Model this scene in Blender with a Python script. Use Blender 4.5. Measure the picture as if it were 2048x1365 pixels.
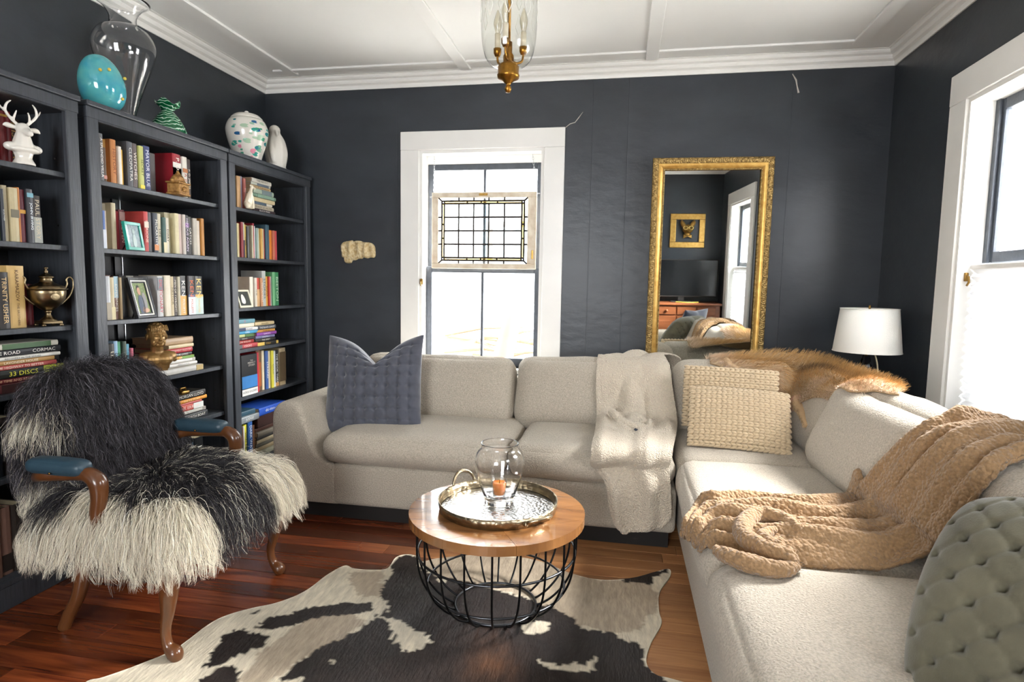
import bpy, bmesh, math, random
import numpy as np
from mathutils import Vector, Matrix, noise, Quaternion
from mathutils.bvhtree import BVHTree
rnd = random.Random(7)
for o in list(bpy.data.objects): bpy.data.objects.remove(o)
S = bpy.context.scene
C = S.collection
PI = math.pi

# ------------------------------------------------------------------ camera
YAW, PITCH, ROLL, FPX, CZ = -.181, -.094, .017, 1190., 1.237
def cam_axes():
    cy, sy, cp, sp = math.cos(YAW), math.sin(YAW), math.cos(PITCH), math.sin(PITCH)
    f = Vector((sy*cp, cy*cp, sp)); r = Vector((cy, -sy, 0)); u = r.cross(f)
    cr, sr = math.cos(ROLL), math.sin(ROLL)
    return cr*r + sr*u, -sr*r + cr*u, f
CR, CU, CF = cam_axes()
cd = bpy.data.cameras.new('camera'); cam = bpy.data.objects.new('camera', cd); C.objects.link(cam)
cd.sensor_width = 36; cd.sensor_fit = 'HORIZONTAL'; cd.lens = FPX/2048*36; cd.clip_start = .02
cam.matrix_world = Matrix(((CR.x, CU.x, -CF.x, 0), (CR.y, CU.y, -CF.y, 0), (CR.z, CU.z, -CF.z, CZ), (0, 0, 0, 1)))
S.camera = cam
def at(px, py, ax, v):
    """point of the room seen at a photograph pixel, on the plane ax = v"""
    d = CF + (px-1024)/FPX*CR - (py-682.5)/FPX*CU
    o = Vector((0, 0, CZ)); i = 'xyz'.index(ax)
    return o + d*((v-o[i])/d[i])

# ------------------------------------------------------------------ sky, exposure
W = bpy.data.worlds.new('overcast_sky'); S.world = W; W.use_nodes = True
bg = W.node_tree.nodes['Background']; bg.inputs[0].default_value = (.95, .975, 1, 1); bg.inputs[1].default_value = 1.0
S.view_settings.view_transform = 'Standard'; S.view_settings.look = 'None'
S.view_settings.gamma = 1; S.view_settings.use_curve_mapping = False
S.view_settings.exposure = 4.62
sl = bpy.data.lights.new('hazy_sun', 'SUN'); sl.energy = 2.6; sl.angle = math.radians(35); sl.color = (1, .97, .92)
so = bpy.data.objects.new('hazy_sun', sl); C.objects.link(so); so.rotation_euler = Vector((1, .5, .85)).to_track_quat('Z', 'Y').to_euler()
def portal(loc, rot, sx, sy):
    l = bpy.data.lights.new('window_daylight', 'AREA'); l.shape = 'RECTANGLE'; l.size = sx; l.size_y = sy
    l.cycles.is_portal = True
    o = bpy.data.objects.new('window_daylight', l); C.objects.link(o); o.location = loc; o.rotation_euler = rot
portal((-.97, 4.22, 1.42), (-PI/2, 0, 0), .9, 1.5)
portal((1.76, 2.74, 1.42), (0, PI/2, 0), 1.5, .9)
portal((1.76, .57, 1.42), (0, PI/2, 0), 1.5, .9)
portal((-.9, -2.56, 1.5), (PI/2, 0, 0), 1.5, 1.3)  # guides sky light through the added gap behind the camera

# ------------------------------------------------------------------ helpers
def lin(c):
    c = c/255.
    return c/12.92 if c <= .04045 else ((c+.055)/1.055)**2.4
def col(h):
    if isinstance(h, (tuple, list)): return (*h[:3], 1)
    h = h.lstrip('#'); return tuple(lin(int(h[i:i+2], 16)) for i in (0, 2, 4)) + (1,)
MATS = {}
class NT:
    def __init__(s, m): s.t = m.node_tree; s.n = s.t.nodes; s.l = s.t.links
    def add(s, t, **k):
        n = s.n.new(t)
        for a, b in k.items():
            if a in n.bl_rna.properties: setattr(n, a, b)
            else: n.inputs[a].default_value = b
        return n
    def link(s, a, b): s.l.new(a, b)
def M(name, hexc='808080', rough=.5, metal=0, spec=.5, var=0., vscale=8., bump=0., bscale=120., bdist=.004, coat=0, sheen=0,
      hex2=None, stretch=(1, 1, 1), attr=None, trans=0, ior=1.45, sss=0, voronoi=False):
    if name in MATS: return MATS[name]
    m = bpy.data.materials.new(name); m.use_nodes = True; MATS[name] = m
    t = NT(m); b = t.n['Principled BSDF']
    b.inputs['Base Color'].default_value = col(hexc); b.inputs['Roughness'].default_value = rough
    b.inputs['Metallic'].default_value = metal; b.inputs['Specular IOR Level'].default_value = spec
    b.inputs['Coat Weight'].default_value = coat; b.inputs['Sheen Weight'].default_value = sheen
    b.inputs['Transmission Weight'].default_value = trans; b.inputs['IOR'].default_value = ior
    if sheen: b.inputs['Sheen Roughness'].default_value = .5
    if sss: b.inputs['Subsurface Weight'].default_value = sss; b.inputs['Subsurface Radius'].default_value = (.02, .015, .01)
    mp = None
    if var or bump:
        tc = t.add('ShaderNodeTexCoord'); mp = t.add('ShaderNodeMapping'); mp.inputs['Scale'].default_value = stretch
        t.link(tc.outputs['Object'], mp.inputs[0])
    base = None
    if attr:
        a = t.add('ShaderNodeAttribute', attribute_name=attr); base = a.outputs['Color']
        t.link(base, b.inputs['Base Color'])
    if var:
        nz = t.add('ShaderNodeTexNoise'); nz.inputs['Scale'].default_value = vscale; nz.inputs['Detail'].default_value = 5
        t.link(mp.outputs[0], nz.inputs['Vector'])
        rp = t.add('ShaderNodeMapRange'); rp.inputs['From Min'].default_value = .3; rp.inputs['From Max'].default_value = .7
        t.link(nz.outputs['Fac'], rp.inputs['Value'])
        mx = t.add('ShaderNodeMix', data_type='RGBA')
        t.link(rp.outputs[0], mx.inputs['Factor'])
        ca = Vector(col(hexc)[:3]); cb = Vector(col(hex2)[:3]) if hex2 else ca*(1-var)
        if attr:
            mm = t.add('ShaderNodeMix', data_type='RGBA', blend_type='MULTIPLY'); mm.inputs['Factor'].default_value = 1
            mx.inputs[6].default_value = (1, 1, 1, 1); mx.inputs[7].default_value = (1-var,)*3 + (1,)
            t.link(base, mm.inputs[6]); t.link(mx.outputs[2], mm.inputs[7]); t.link(mm.outputs[2], b.inputs['Base Color'])
        else:
            mx.inputs[6].default_value = (*ca, 1); mx.inputs[7].default_value = (*cb, 1)
            t.link(mx.outputs[2], b.inputs['Base Color'])
    if bump:
        if voronoi:
            n2 = t.add('ShaderNodeTexVoronoi'); out = n2.outputs['Distance']
        else:
            n2 = t.add('ShaderNodeTexNoise'); n2.inputs['Detail'].default_value = 4; out = n2.outputs['Fac']
        n2.inputs['Scale'].default_value = bscale
        t.link(mp.outputs[0], n2.inputs['Vector'])
        bp = t.add('ShaderNodeBump'); bp.inputs['Strength'].default_value = bump; bp.inputs['Distance'].default_value = bdist
        if voronoi: bp.invert = True
        t.link(out, bp.inputs['Height']); t.link(bp.outputs[0], b.inputs['Normal'])
    return m
def thin_glass(name, tint='fcfcfd', rough=.02, refl=1.0):
    if name in MATS: return MATS[name]
    m = bpy.data.materials.new(name); m.use_nodes = True; MATS[name] = m; t = NT(m); t.n.clear()
    o = t.add('ShaderNodeOutputMaterial'); mx = t.add('ShaderNodeMixShader'); tr = t.add('ShaderNodeBsdfTransparent'); g = t.add('ShaderNodeBsdfGlossy')
    fr = t.add('ShaderNodeLayerWeight'); fr.inputs[0].default_value = .5
    pw = t.add('ShaderNodeMath', operation='POWER'); pw.inputs[1].default_value = 5.; t.link(fr.outputs['Facing'], pw.inputs[0])
    mu = t.add('ShaderNodeMath', operation='MULTIPLY_ADD'); mu.inputs[1].default_value = .9*refl; mu.inputs[2].default_value = .04*refl
    tr.inputs[0].default_value = col(tint); g.inputs['Roughness'].default_value = rough
    t.link(pw.outputs[0], mu.inputs[0]); t.link(mu.outputs[0], mx.inputs[0]); t.link(tr.outputs[0], mx.inputs[1]); t.link(g.outputs[0], mx.inputs[2]); t.link(mx.outputs[0], o.inputs[0])
    return m

def wm(o):
    m = o.matrix_basis.copy()
    if o.parent: m = wm(o.parent) @ o.matrix_parent_inverse @ m
    return m
def link(o, parent=None, world=True):
    C.objects.link(o)
    if parent:
        o.parent = parent
        if world: o.matrix_parent_inverse = wm(parent).inverted()
    return o
def tag(o, label, cat, group=None):
    o['label'] = label; o['category'] = cat
    if group: o['group'] = group
    return o
def structure(o): o['kind'] = 'structure'; return o
def thing(name, label, cat, loc=(0, 0, 0), rot=(0, 0, 0), group=None):
    o = bpy.data.objects.new(name, None); o.location = loc; o.rotation_euler = rot; o.empty_display_size = .05
    C.objects.link(o); return tag(o, label, cat, group)
def mesh(name, V, F, mat, smooth=False):
    me = bpy.data.meshes.new(name); me.from_pydata([tuple(v) for v in V], [], [tuple(f) for f in F]); me.update()
    if mat:
        for m in (mat if isinstance(mat, (list, tuple)) else [mat]): me.materials.append(m)
    if smooth: me.polygons.foreach_set('use_smooth', [True]*len(me.polygons))
    return me
def obj(name, V, F, mat, parent=None, smooth=False, world=True):
    return link(bpy.data.objects.new(name, mesh(name, V, F, mat, smooth)), parent, world)
def inst(name, me, parent=None, world=True): return link(bpy.data.objects.new(name, me), parent, world)
def setcol(me, cols, name='col'):
    a = me.color_attributes.new(name, 'FLOAT_COLOR', 'POINT')
    c = np.ones((len(me.vertices), 4), np.float32); c[:, :3] = np.asarray(cols)[:, :3]
    a.data.foreach_set('color', c.ravel())

class MB:
    """collects shapes of ONE part"""
    def __init__(s): s.V = []; s.F = []
    def add(s, V, F):
        n = len(s.V); s.V += [tuple(v) for v in V]; s.F += [tuple(i+n for i in f) for f in F]; return s
    def box(s, x0, x1, y0, y1, z0, z1):
        V = [(x, y, z) for x in (x0, x1) for y in (y0, y1) for z in (z0, z1)]
        return s.add(V, [(0, 1, 3, 2), (4, 6, 7, 5), (0, 4, 5, 1), (2, 3, 7, 6), (0, 2, 6, 4), (1, 5, 7, 3)])
    def rbox(s, x0, x1, y0, y1, z0, z1, r=.005, seg=2):
        bm = bmesh.new(); bmesh.ops.create_cube(bm, size=1)
        for v in bm.verts: v.co = Vector(((x0+x1)/2+v.co.x*(x1-x0), (y0+y1)/2+v.co.y*(y1-y0), (z0+z1)/2+v.co.z*(z1-z0)))
        bmesh.ops.bevel(bm, geom=list(bm.edges), offset=min(r, .49*min(x1-x0, y1-y0, z1-z0)), segments=seg, profile=.5, affect='EDGES')
        return s.bm(bm)
    def bm(s, bm):
        bm.verts.index_update(); s.add([v.co[:] for v in bm.verts], [[v.index for v in f.verts] for f in bm.faces]); bm.free(); return s
    def tube(s, P, r, n=8, closed=False, cap=True):
        V, F = tube(P, r, n, closed, cap); return s.add(V, F)
    def lathe(s, prof, n=32, c=(0, 0, 0)):
        V, F = lathe(prof, n, c); return s.add(V, F)
    def xf(s, m): s.V = [tuple(m @ Vector(v)) for v in s.V]; return s
    def build(s, name, mat, parent=None, smooth=False, world=True): return obj(name, s.V, s.F, mat, parent, smooth, world)
def tube(P, r, n=8, closed=False, cap=True):
    P = [Vector(p) for p in P]; k = len(P); R = r if isinstance(r, (list, tuple)) else [r]*k
    V = []; F = []; nrm = None
    for i, p in enumerate(P):
        a = P[i-1] if (i > 0 or closed) else p; b = P[(i+1) % k] if (i < k-1 or closed) else p
        t = (b-a).normalized()
        if nrm is None: nrm = t.orthogonal().normalized()
        nrm = (nrm - t*nrm.dot(t)).normalized(); bn = t.cross(nrm)
        for j in range(n):
            a_ = 2*PI*j/n; V.append(p + (nrm*math.cos(a_) + bn*math.sin(a_))*R[i])
    for i in range(k if closed else k-1):
        for j in range(n):
            i2 = (i+1) % k
            F.append((i*n+j, i*n+(j+1) % n, i2*n+(j+1) % n, i2*n+j))
    if cap and not closed: F.append(tuple(range(n))[::-1]); F.append(tuple((k-1)*n+j for j in range(n)))
    return V, F
def lathe(prof, n=32, c=(0, 0, 0)):
    V = []; F = []; k = len(prof)
    for r, z in prof:
        for j in range(n): a = 2*PI*j/n; V.append((c[0]+max(r, 1e-5)*math.cos(a), c[1]+max(r, 1e-5)*math.sin(a), c[2]+z))
    for i in range(k-1):
        for j in range(n): F.append((i*n+j, i*n+(j+1) % n, (i+1)*n+(j+1) % n, (i+1)*n+j))
    return V, F
def crom(P, n=8, closed=False):
    """Catmull-Rom through points (any dimension)"""
    P = [np.array(p, float) for p in P]; k = len(P); out = []
    for i in range(k if closed else k-1):
        g = (lambda j: P[j % k]) if closed else (lambda j: P[min(max(j, 0), k-1)])
        a, b, c, d = g(i-1), g(i), g(i+1), g(i+2)
        for q in range(n):
            t = q/n; out.append(.5*((2*b)+(c-a)*t+(2*a-5*b+4*c-d)*t*t+(-a+3*b-3*c+d)*t**3))
    if not closed: out.append(P[-1])
    return out
def grid_faces(nu, nv, off=0, wrap_u=False, wrap_v=False):
    F = []
    for i in range(nu if wrap_u else nu-1):
        for j in range(nv if wrap_v else nv-1):
            F.append((off+i*nv+j, off+((i+1) % nu)*nv+j, off+((i+1) % nu)*nv+(j+1) % nv, off+i*nv+(j+1) % nv))
    return F
def fbm(p, sc=1., oct=3):
    v = 0; a = 1
    for _ in range(oct): v += a*noise.noise(Vector(p)*sc); sc *= 2; a *= .5
    return v
def npnoise(P, sc, oct=3, seed=0): return np.array([fbm((p[0]+seed, p[1]+seed*1.7, p[2]-seed), sc, oct) for p in P])
def modmesh(V, F, mods, mat, name, smooth=True):
    """apply modifiers and return the resulting mesh"""
    me = mesh(name, V, F, mat); o = bpy.data.objects.new('working', me); C.objects.link(o)
    for kind, k in mods:
        m = o.modifiers.new(kind, kind)
        for a, b in k.items(): setattr(m, a, b)
    dg = bpy.context.evaluated_depsgraph_get(); r = bpy.data.meshes.new_from_object(o.evaluated_get(dg)); r.name = name
    bpy.data.objects.remove(o); bpy.data.meshes.remove(me)
    if mat and not r.materials: r.materials.append(mat)
    r.polygons.foreach_set('use_smooth', [smooth]*len(r.polygons)); r.update(); return r
def ell(c, r, rot=None, n=16):
    """ellipsoid verts/faces"""
    bm = bmesh.new(); bmesh.ops.create_uvsphere(bm, u_segments=n, v_segments=max(6, n//2), radius=1)
    m = Matrix.Translation(c) @ (rot.to_4x4() if rot is not None else Matrix()) @ Matrix.Diagonal((*((r,)*3 if isinstance(r, (int, float)) else r), 1))
    V = [m @ v.co for v in bm.verts]; bm.verts.index_update(); F = [[v.index for v in f.verts] for f in bm.faces]; bm.free(); return V, F
def blob(name, shapes, mat, voxel=.004, smooth=6, extra=None):
    """fuse ellipsoids ('e', centre, radii[, euler]) and tapered limbs ('t', points, radii) into one continuous surface"""
    b = MB()
    for s in shapes:
        if s[0] == 'e': b.add(*ell(Vector(s[1]), s[2], Matrix.Identity(3) if len(s) < 4 else __import__('mathutils').Euler(s[3]).to_matrix()))
        elif s[0] == 't':
            P = crom(s[1], 5); R = [float(x[0]) for x in crom([(q,) for q in s[2]], 5)]; b.add(*tube([Vector(p) for p in P], R, 10))
            b.add(*ell(Vector(P[0]), R[0], n=10)); b.add(*ell(Vector(P[-1]), R[-1], n=10))
        elif s[0] == 'm': b.add(s[1], s[2])
    mods = [('REMESH', dict(mode='VOXEL', voxel_size=voxel)), ('SMOOTH', dict(factor=.5, iterations=smooth))]
    return modmesh(b.V, b.F, mods, mat, name)
FONT = {}
def text_mesh(s, mat):
    k = (s, mat.name)
    if k in FONT: return FONT[k]
    cu = bpy.data.curves.new('lettering', 'FONT'); cu.body = s; cu.align_x = 'CENTER'; cu.align_y = 'CENTER'; cu.resolution_u = 2; cu.size = 1
    o = bpy.data.objects.new('working', cu); C.objects.link(o)
    dg = bpy.context.evaluated_depsgraph_get(); me = bpy.data.meshes.new_from_object(o.evaluated_get(dg)); me.name = 'lettering'
    bpy.data.objects.remove(o); bpy.data.curves.remove(cu)
    me.materials.clear(); me.materials.append(mat)
    co = np.array([v.co[:] for v in me.vertices]) if len(me.vertices) else np.zeros((1, 3))
    w, h = np.ptp(co[:, 0]), np.ptp(co[:, 1])
    mid = (co.max(0)+co.min(0))/2
    for v in me.vertices: v.co.x -= mid[0]; v.co.y -= mid[1]
    FONT[k] = (me, max(w, .01), max(h, .01)); return FONT[k]
def lettering(s, mat, parent, origin, right, up, maxw, maxh, name='lettering'):
    me, w, h = text_mesh(s, mat); k = min(maxw/w, maxh/h)
    r = Vector(right).normalized(); u = Vector(up).normalized(); n = r.cross(u)
    o = bpy.data.objects.new(name, me); C.objects.link(o)
    sx = min(k*1.25, maxw/w)
    o.matrix_basis = Matrix(((r.x*sx, u.x*k, n.x*k, origin[0]), (r.y*sx, u.y*k, n.y*k, origin[1]), (r.z*sx, u.z*k, n.z*k, origin[2]), (0, 0, 0, 1)))
    o.parent = parent; return o
# ------------------------------------------------------------------ the room
XL, XR, YB, HC, YF = -2.575, 1.555, 4.03, 2.66, -.40
m_wall = M('dark_blue_grey_wall_paint', '353a40', rough=.36, var=.25, vscale=3, bump=.22, bscale=9, bdist=.01, stretch=(1, 1, 2))
m_white = M('white_gloss_paint', 'e9e8e4', rough=.35, var=.05, vscale=5, bump=.15, bscale=25)
m_ceil = M('white_ceiling_paint', 'e8e8e6', rough=.6, var=.04, vscale=2, bump=.1, bscale=12)
m_sash = M('slate_painted_sash', '454b54', rough=.45, var=.3, vscale=30, bump=.3, bscale=60)
m_glass = thin_glass('window_pane_glass')
def struct(name, mb, m, smooth=False): return structure(mb.build(name, m, None, smooth))
# back wall, with the window opening
BX0, BX1, BZ0, BZ1 = -1.407, -.537, .66, 2.15
w = MB().box(XL-.1, BX0, YB, YB+.18, -.1, HC).box(BX1, XR+.2, YB, YB+.18, -.1, HC).box(BX0, BX1, YB, YB+.18, BZ1, HC).box(BX0, BX1, YB, YB+.18, -.1, BZ0)
wall_back = struct('wall_back', w, m_wall)
for px, y0, y1 in ((1250, 640, 220), (1572, 640, 170), (795, 700, 200), (1180, 640, 300)):
    a = at(px, 400, 'y', YB); MB().rbox(a.x-.003, a.x+.003, YB-.0015, YB+.001, .2, 2.58, .001, 1).build('panel_seam', m_wall, wall_back)
m_plaster = M('bare_plaster', 'b8b4ab', rough=.9)
cr = [at(a, b, 'y', YB-.0008) for a, b in ((1130, 256), (1140, 248), (1150, 245), (1157, 236), (1166, 224))]
MB().tube(cr, [.002, .003, .0025, .003, .001], 5).build('paint_crack', m_plaster, wall_back)
cr = [at(a, b, 'y', YB-.0008) for a, b in ((1585, 148), (1592, 160), (1594, 172), (1597, 186))]
MB().tube(cr, [.003, .006, .004, .007], 5).build('paint_chip', m_plaster, wall_back)
wall_left = struct('wall_left', MB().box(XL-.12, XL, -2.6, YB, -.1, HC), m_wall)
# right wall with two windows
RW = [(2.18+.145, 3.317-.145), (.13, 1.015)]
RZ0, RZ1 = .66, 2.13
w = MB().box(XR, XR+.2, RW[0][1], YB, -.1, HC).box(XR, XR+.2, RW[1][1], RW[0][0], -.1, HC).box(XR, XR+.2, -2.6, RW[1][0], -.1, HC)
for a, b in RW: w.box(XR, XR+.2, a, b, RZ1, HC).box(XR, XR+.2, a, b, -.1, RZ0)
wall_right = struct('wall_right', w, m_wall)
# front wall, stopped short; opening and room beyond are added for fill light
wall_front = struct('wall_front', MB().box(.42, XR, YF-.12, YF, -.1, HC), m_wall)
m_off = M('off_white_wall_paint', 'd9d6cf', rough=.7, var=.05, vscale=2)
w = MB().box(XL-.1, XR+.2, -2.7, -2.55, -.1, .85).box(XL-.1, XR+.2, -2.7, -2.55, 2.15, HC).box(XL-.1, -1.65, -2.7, -2.55, .85, 2.15).box(-.15, XR+.2, -2.7, -2.55, .85, 2.15)  # window gap put in the unseen wall to brighten the camera side
wall_fill_opening = struct('wall_rear', w, m_off)
ceiling = struct('ceiling', MB().box(XL-.12, XR+.2, -2.7, YB+.18, HC, HC+.1), m_ceil)
for x0, x1, y0, y1 in ((-2.305, -2.235, -.6, 3.9), (-1.105, -1.03, -.6, 3.95), (.095, .17, -.6, 3.95), (1.25, 1.33, -.6, 3.86)):
    MB().rbox(x0, x1, y0, y1, HC-.014, HC+.001, .003, 1).build('batten', m_ceil, ceiling)
for x0, x1 in ((-2.38, -1.105), (-1.03, .095), (.17, 1.33)):
    MB().rbox(x0, x1, 3.815, 3.86, HC-.012, HC+.001, .003, 1).build('batten', m_ceil, ceiling)
# crown moulding: stepped profile (out from wall, down from ceiling)
prof = [(0, -.085), (.008, -.085), (.012, -.07), (.012, -.06), (.028, -.05), (.034, -.038), (.034, -.03), (.05, -.022), (.056, -.012), (.056, -.004), (.07, -.002), (.07, 0), (0, 0)]
def sweep(name, P0, P1, out, m, pf, n0, n1):
    """moulding along P0-P1; out = horizontal unit vector off the wall; n0/n1 mitre (+1 shortens with distance off the wall)"""
    P0, P1, out = Vector(P0), Vector(P1), Vector(out); d = (P1-P0).normalized(); V = []
    for a, b in pf: V.append(P0 + out*a + Vector((0, 0, b)) + d*a*n0)
    for a, b in pf: V.append(P1 + out*a + Vector((0, 0, b)) - d*a*n1)
    k = len(pf); F = [(i, (i+1) % k, k+(i+1) % k, k+i) for i in range(k)]
    return structure(obj(name, V, F, m))
sweep('trim_1', (XL, YB, HC), (XR, YB, HC), (0, -1, 0), m_white, prof, 1, 1)
sweep('trim_2', (XL, -2.5, HC), (XL, YB, HC), (1, 0, 0), m_white, prof, 0, 1)
sweep('trim_3', (XR, -2.5, HC), (XR, YB, HC), (-1, 0, 0), m_white, prof, 0, 1)
sweep('trim_4', (.42, YF, HC), (XR, YF, HC), (0, 1, 0), m_white, prof, 0, 1)
bprof = [(0, 0), (.018, 0), (.018, .12), (.012, .14), (0, .14)]
sweep('baseboard_back', (XL, YB, 0), (XR, YB, 0), (0, -1, 0), m_white, bprof, 0, 0)
sweep('baseboard_right', (XR, YF, 0), (XR, YB, 0), (-1, 0, 0), m_white, bprof, 0, 0)

# floor: boards running from side to side, red-stained on the bookcase side, bare pine towards the window wall
def floor_mat():
    m = bpy.data.materials.new('varnished_floor_boards'); m.use_nodes = True; t = NT(m); b = t.n['Principled BSDF']
    g = t.add('ShaderNodeNewGeometry'); oi = t.add('ShaderNodeObjectInfo')
    sx = t.add('ShaderNodeSeparateXYZ'); t.link(g.outputs['Position'], sx.inputs[0])
    nz = t.add('ShaderNodeTexNoise', Scale=2.2, Detail=4.); t.link(g.outputs['Position'], nz.inputs['Vector'])
    ad = t.add('ShaderNodeMath', operation='MULTIPLY_ADD'); ad.inputs[1].default_value = .5; t.link(nz.outputs['Fac'], ad.inputs[0]); t.link(sx.outputs['X'], ad.inputs[2])
    ra = t.add('ShaderNodeMath', operation='MULTIPLY_ADD'); ra.inputs[1].default_value = .35; t.link(oi.outputs['Random'], ra.inputs[0]); t.link(ad.outputs[0], ra.inputs[2])
    mr = t.add('ShaderNodeMapRange', interpolation_type='SMOOTHSTEP'); mr.inputs['From Min'].default_value = -1.05+.35; mr.inputs['From Max'].default_value = -.45+.35; t.link(ra.outputs[0], mr.inputs['Value'])
    # grain
    mp = t.add('ShaderNodeMapping'); mp.inputs['Scale'].default_value = (1.0, 14, 1); t.link(g.outputs['Position'], mp.inputs[0])
    of = t.add('ShaderNodeVectorMath', operation='SCALE'); of.inputs['Scale'].default_value = 37.; 
    cb = t.add('ShaderNodeCombineXYZ'); t.link(oi.outputs['Random'], cb.inputs[0]); t.link(oi.outputs['Random'], cb.inputs[1]); t.link(cb.outputs[0], of.inputs[0])
    av = t.add('ShaderNodeVectorMath', operation='ADD'); t.link(mp.outputs[0], av.inputs[0]); t.link(of.outputs[0], av.inputs[1])
    gr = t.add('ShaderNodeTexNoise', Scale=2.5, Detail=8., Distortion=1.2); t.link(av.outputs[0], gr.inputs['Vector'])
    def ramp(a, b_, src):
        r = t.add('ShaderNodeValToRGB'); r.color_ramp.elements[0].position = .3; r.color_ramp.elements[1].position = .72
        r.color_ramp.elements[0].color = col(a); r.color_ramp.elements[1].color = col(b_); t.link(src, r.inputs[0]); return r.outputs[0]
    red = ramp('4c2012', '7a3d1e', gr.outputs['Fac']); pine = ramp('8f5d36', 'b08052', gr.outputs['Fac'])
    hs = t.add('ShaderNodeHueSaturation'); t.link(red, hs.inputs['Color'])
    vr = t.add('ShaderNodeMapRange'); vr.inputs['To Min'].default_value = .55; vr.inputs['To Max'].default_value = 1.65
    pw = t.add('ShaderNodeMath', operation='POWER'); pw.inputs[1].default_value = 2.0; t.link(oi.outputs['Random'], pw.inputs[0]); t.link(pw.outputs[0], vr.inputs['Value']); t.link(vr.outputs[0], hs.inputs['Value'])
    hp = t.add('ShaderNodeHueSaturation'); t.link(pine, hp.inputs['Color'])
    v2 = t.add('ShaderNodeMapRange'); v2.inputs['To Min'].default_value = .75; v2.inputs['To Max'].default_value = 1.15; t.link(oi.outputs['Random'], v2.inputs['Value']); t.link(v2.outputs[0], hp.inputs['Value'])
    mx = t.add('ShaderNodeMix', data_type='RGBA'); t.link(mr.outputs[0], mx.inputs['Factor']); t.link(hs.outputs[0], mx.inputs[6]); t.link(hp.outputs[0], mx.inputs[7])
    t.link(mx.outputs[2], b.inputs['Base Color'])
    rr = t.add('ShaderNodeMapRange'); rr.inputs['To Min'].default_value = .26; rr.inputs['To Max'].default_value = .48; t.link(mr.outputs[0], rr.inputs['Value']); t.link(rr.outputs[0], b.inputs['Roughness'])
    bp = t.add('ShaderNodeBump'); bp.inputs['Strength'].default_value = .15; bp.inputs['Distance'].default_value = .002; t.link(gr.outputs['Fac'], bp.inputs['Height']); t.link(bp.outputs[0], b.inputs['Normal'])
    return m
m_floor = floor_mat()
m_gap = M('dark_floor_gap', '1b0d08', rough=.8)
floor = struct('floor', MB().box(XL-.1, XR+.2, .55, YB+.1, -.1, -.016), m_gap)
struct('floor_hall', MB().box(XL-.1, XR+.2, -2.7, .55, -.1, 0), m_floor)
BW = .092; y = .55; row = 0
bl = {}
while y < YB+.02:
    x = XL-.1 - rnd.random()*1.1
    while x < XR+.1:
        L = rnd.choice((.9, 1.15, 1.4, 1.7)); x1 = min(x+L, XR+.15); xa = max(x, XL-.05)
        if x1-xa > .02:
            k = round(x1-xa, 3)
            if k not in bl: bl[k] = mesh('board', *(lambda q: (q.V, q.F))(MB().rbox(0, k-.0015, 0, BW-.0015, -.018, 0, .0012, 1)), m_floor)
            o = inst('board', bl[k], floor, False); o.location = (xa, y, 0)
        x += L
    y += BW; row += 1

# ------------------------------------------------------------------ windows
def sash(parent, plane, u0, u1, z0, z1, y, name, cols=2, rows=1, fr=.035, th=.03, bot=None):
    """glazed sash; plane 'y' (back wall) or 'x' (right wall)"""
    def B(u0, u1, d0, d1, z0, z1):
        return (u0, u1, d0, d1, z0, z1) if plane == 'y' else (d0, d1, u0, u1, z0, z1)
    bot = bot or fr
    mb = MB()
    for a in ((u0, u0+fr, y, y+th, z0, z1), (u1-fr, u1, y, y+th, z0, z1), (u0+fr, u1-fr, y, y+th, z1-fr, z1), (u0+fr, u1-fr, y, y+th, z0, z0+bot)):
        mb.rbox(*B(*a), .003, 1)
    s = mb.build(name, m_sash, parent)
    iu0, iu1, iz0, iz1 = u0+fr, u1-fr, z0+bot, z1-fr
    for i in range(1, cols):
        u = iu0+(iu1-iu0)*i/cols; MB().rbox(*B(u-.009, u+.009, y+.003, y+th-.003, iz0, iz1), .003, 1).build('muntin', m_sash, s)
    for i in range(1, rows):
        z = iz0+(iz1-iz0)*i/rows; MB().rbox(*B(iu0, iu1, y+.003, y+th-.003, z-.009, z+.009), .003, 1).build('muntin', m_sash, s)
    for i in range(cols):
        for j in range(rows):
            a, b_ = iu0+(iu1-iu0)*i/cols, iu0+(iu1-iu0)*(i+1)/cols; c, d = iz0+(iz1-iz0)*j/rows, iz0+(iz1-iz0)*(j+1)/rows
            MB().box(*B(a+.004, b_-.004, y+th/2-.0015, y+th/2+.0015, c+.004, d-.004)).build('pane', m_glass, s)
    return s
win1 = structure(thing('window_1', 'tall white-cased sash window in the back wall above the sofa', 'window', ((BX0+BX1)/2, YB, BZ0)))
for k in ('label', 'category'): del win1[k]
OX0, OX1, OZ1 = -1.541, -.403, 2.275
MB().rbox(OX0, BX0, YB-.022, YB, .55, BZ1, .003, 1).build('casing', m_white, win1)
MB().rbox(BX1, OX1, YB-.022, YB, .55, BZ1, .003, 1).build('casing', m_white, win1)
MB().rbox(OX0, OX1, YB-.024, YB, BZ1, OZ1, .003, 1).build('casing', m_white, win1)
MB().rbox(OX0-.03, OX1+.03, YB-.06, YB+.1, BZ0-.03, BZ0, .006, 2).build('sill', m_white, win1)
t_ = .022
MB().box(BX0, BX0+t_, YB-.01, YB+.17, BZ0, BZ1).build('jamb', m_white, win1); MB().box(BX1-t_, BX1, YB-.01, YB+.17, BZ0, BZ1).build('jamb', m_white, win1)
MB().box(BX0+t_, BX1-t_, YB-.01, YB+.17, BZ1-t_, BZ1).build('head_jamb', m_white, win1)
sash(win1, 'y', BX0+t_, BX1-t_, 1.325, BZ1-t_-.05, YB+.115, 'upper_sash', 2, 1, .042)
MB().box(BX0+t_, BX1-t_, YB+.09, YB+.15, BZ1-t_-.05, BZ1-t_).build('head_stop', m_white, win1)
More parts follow.
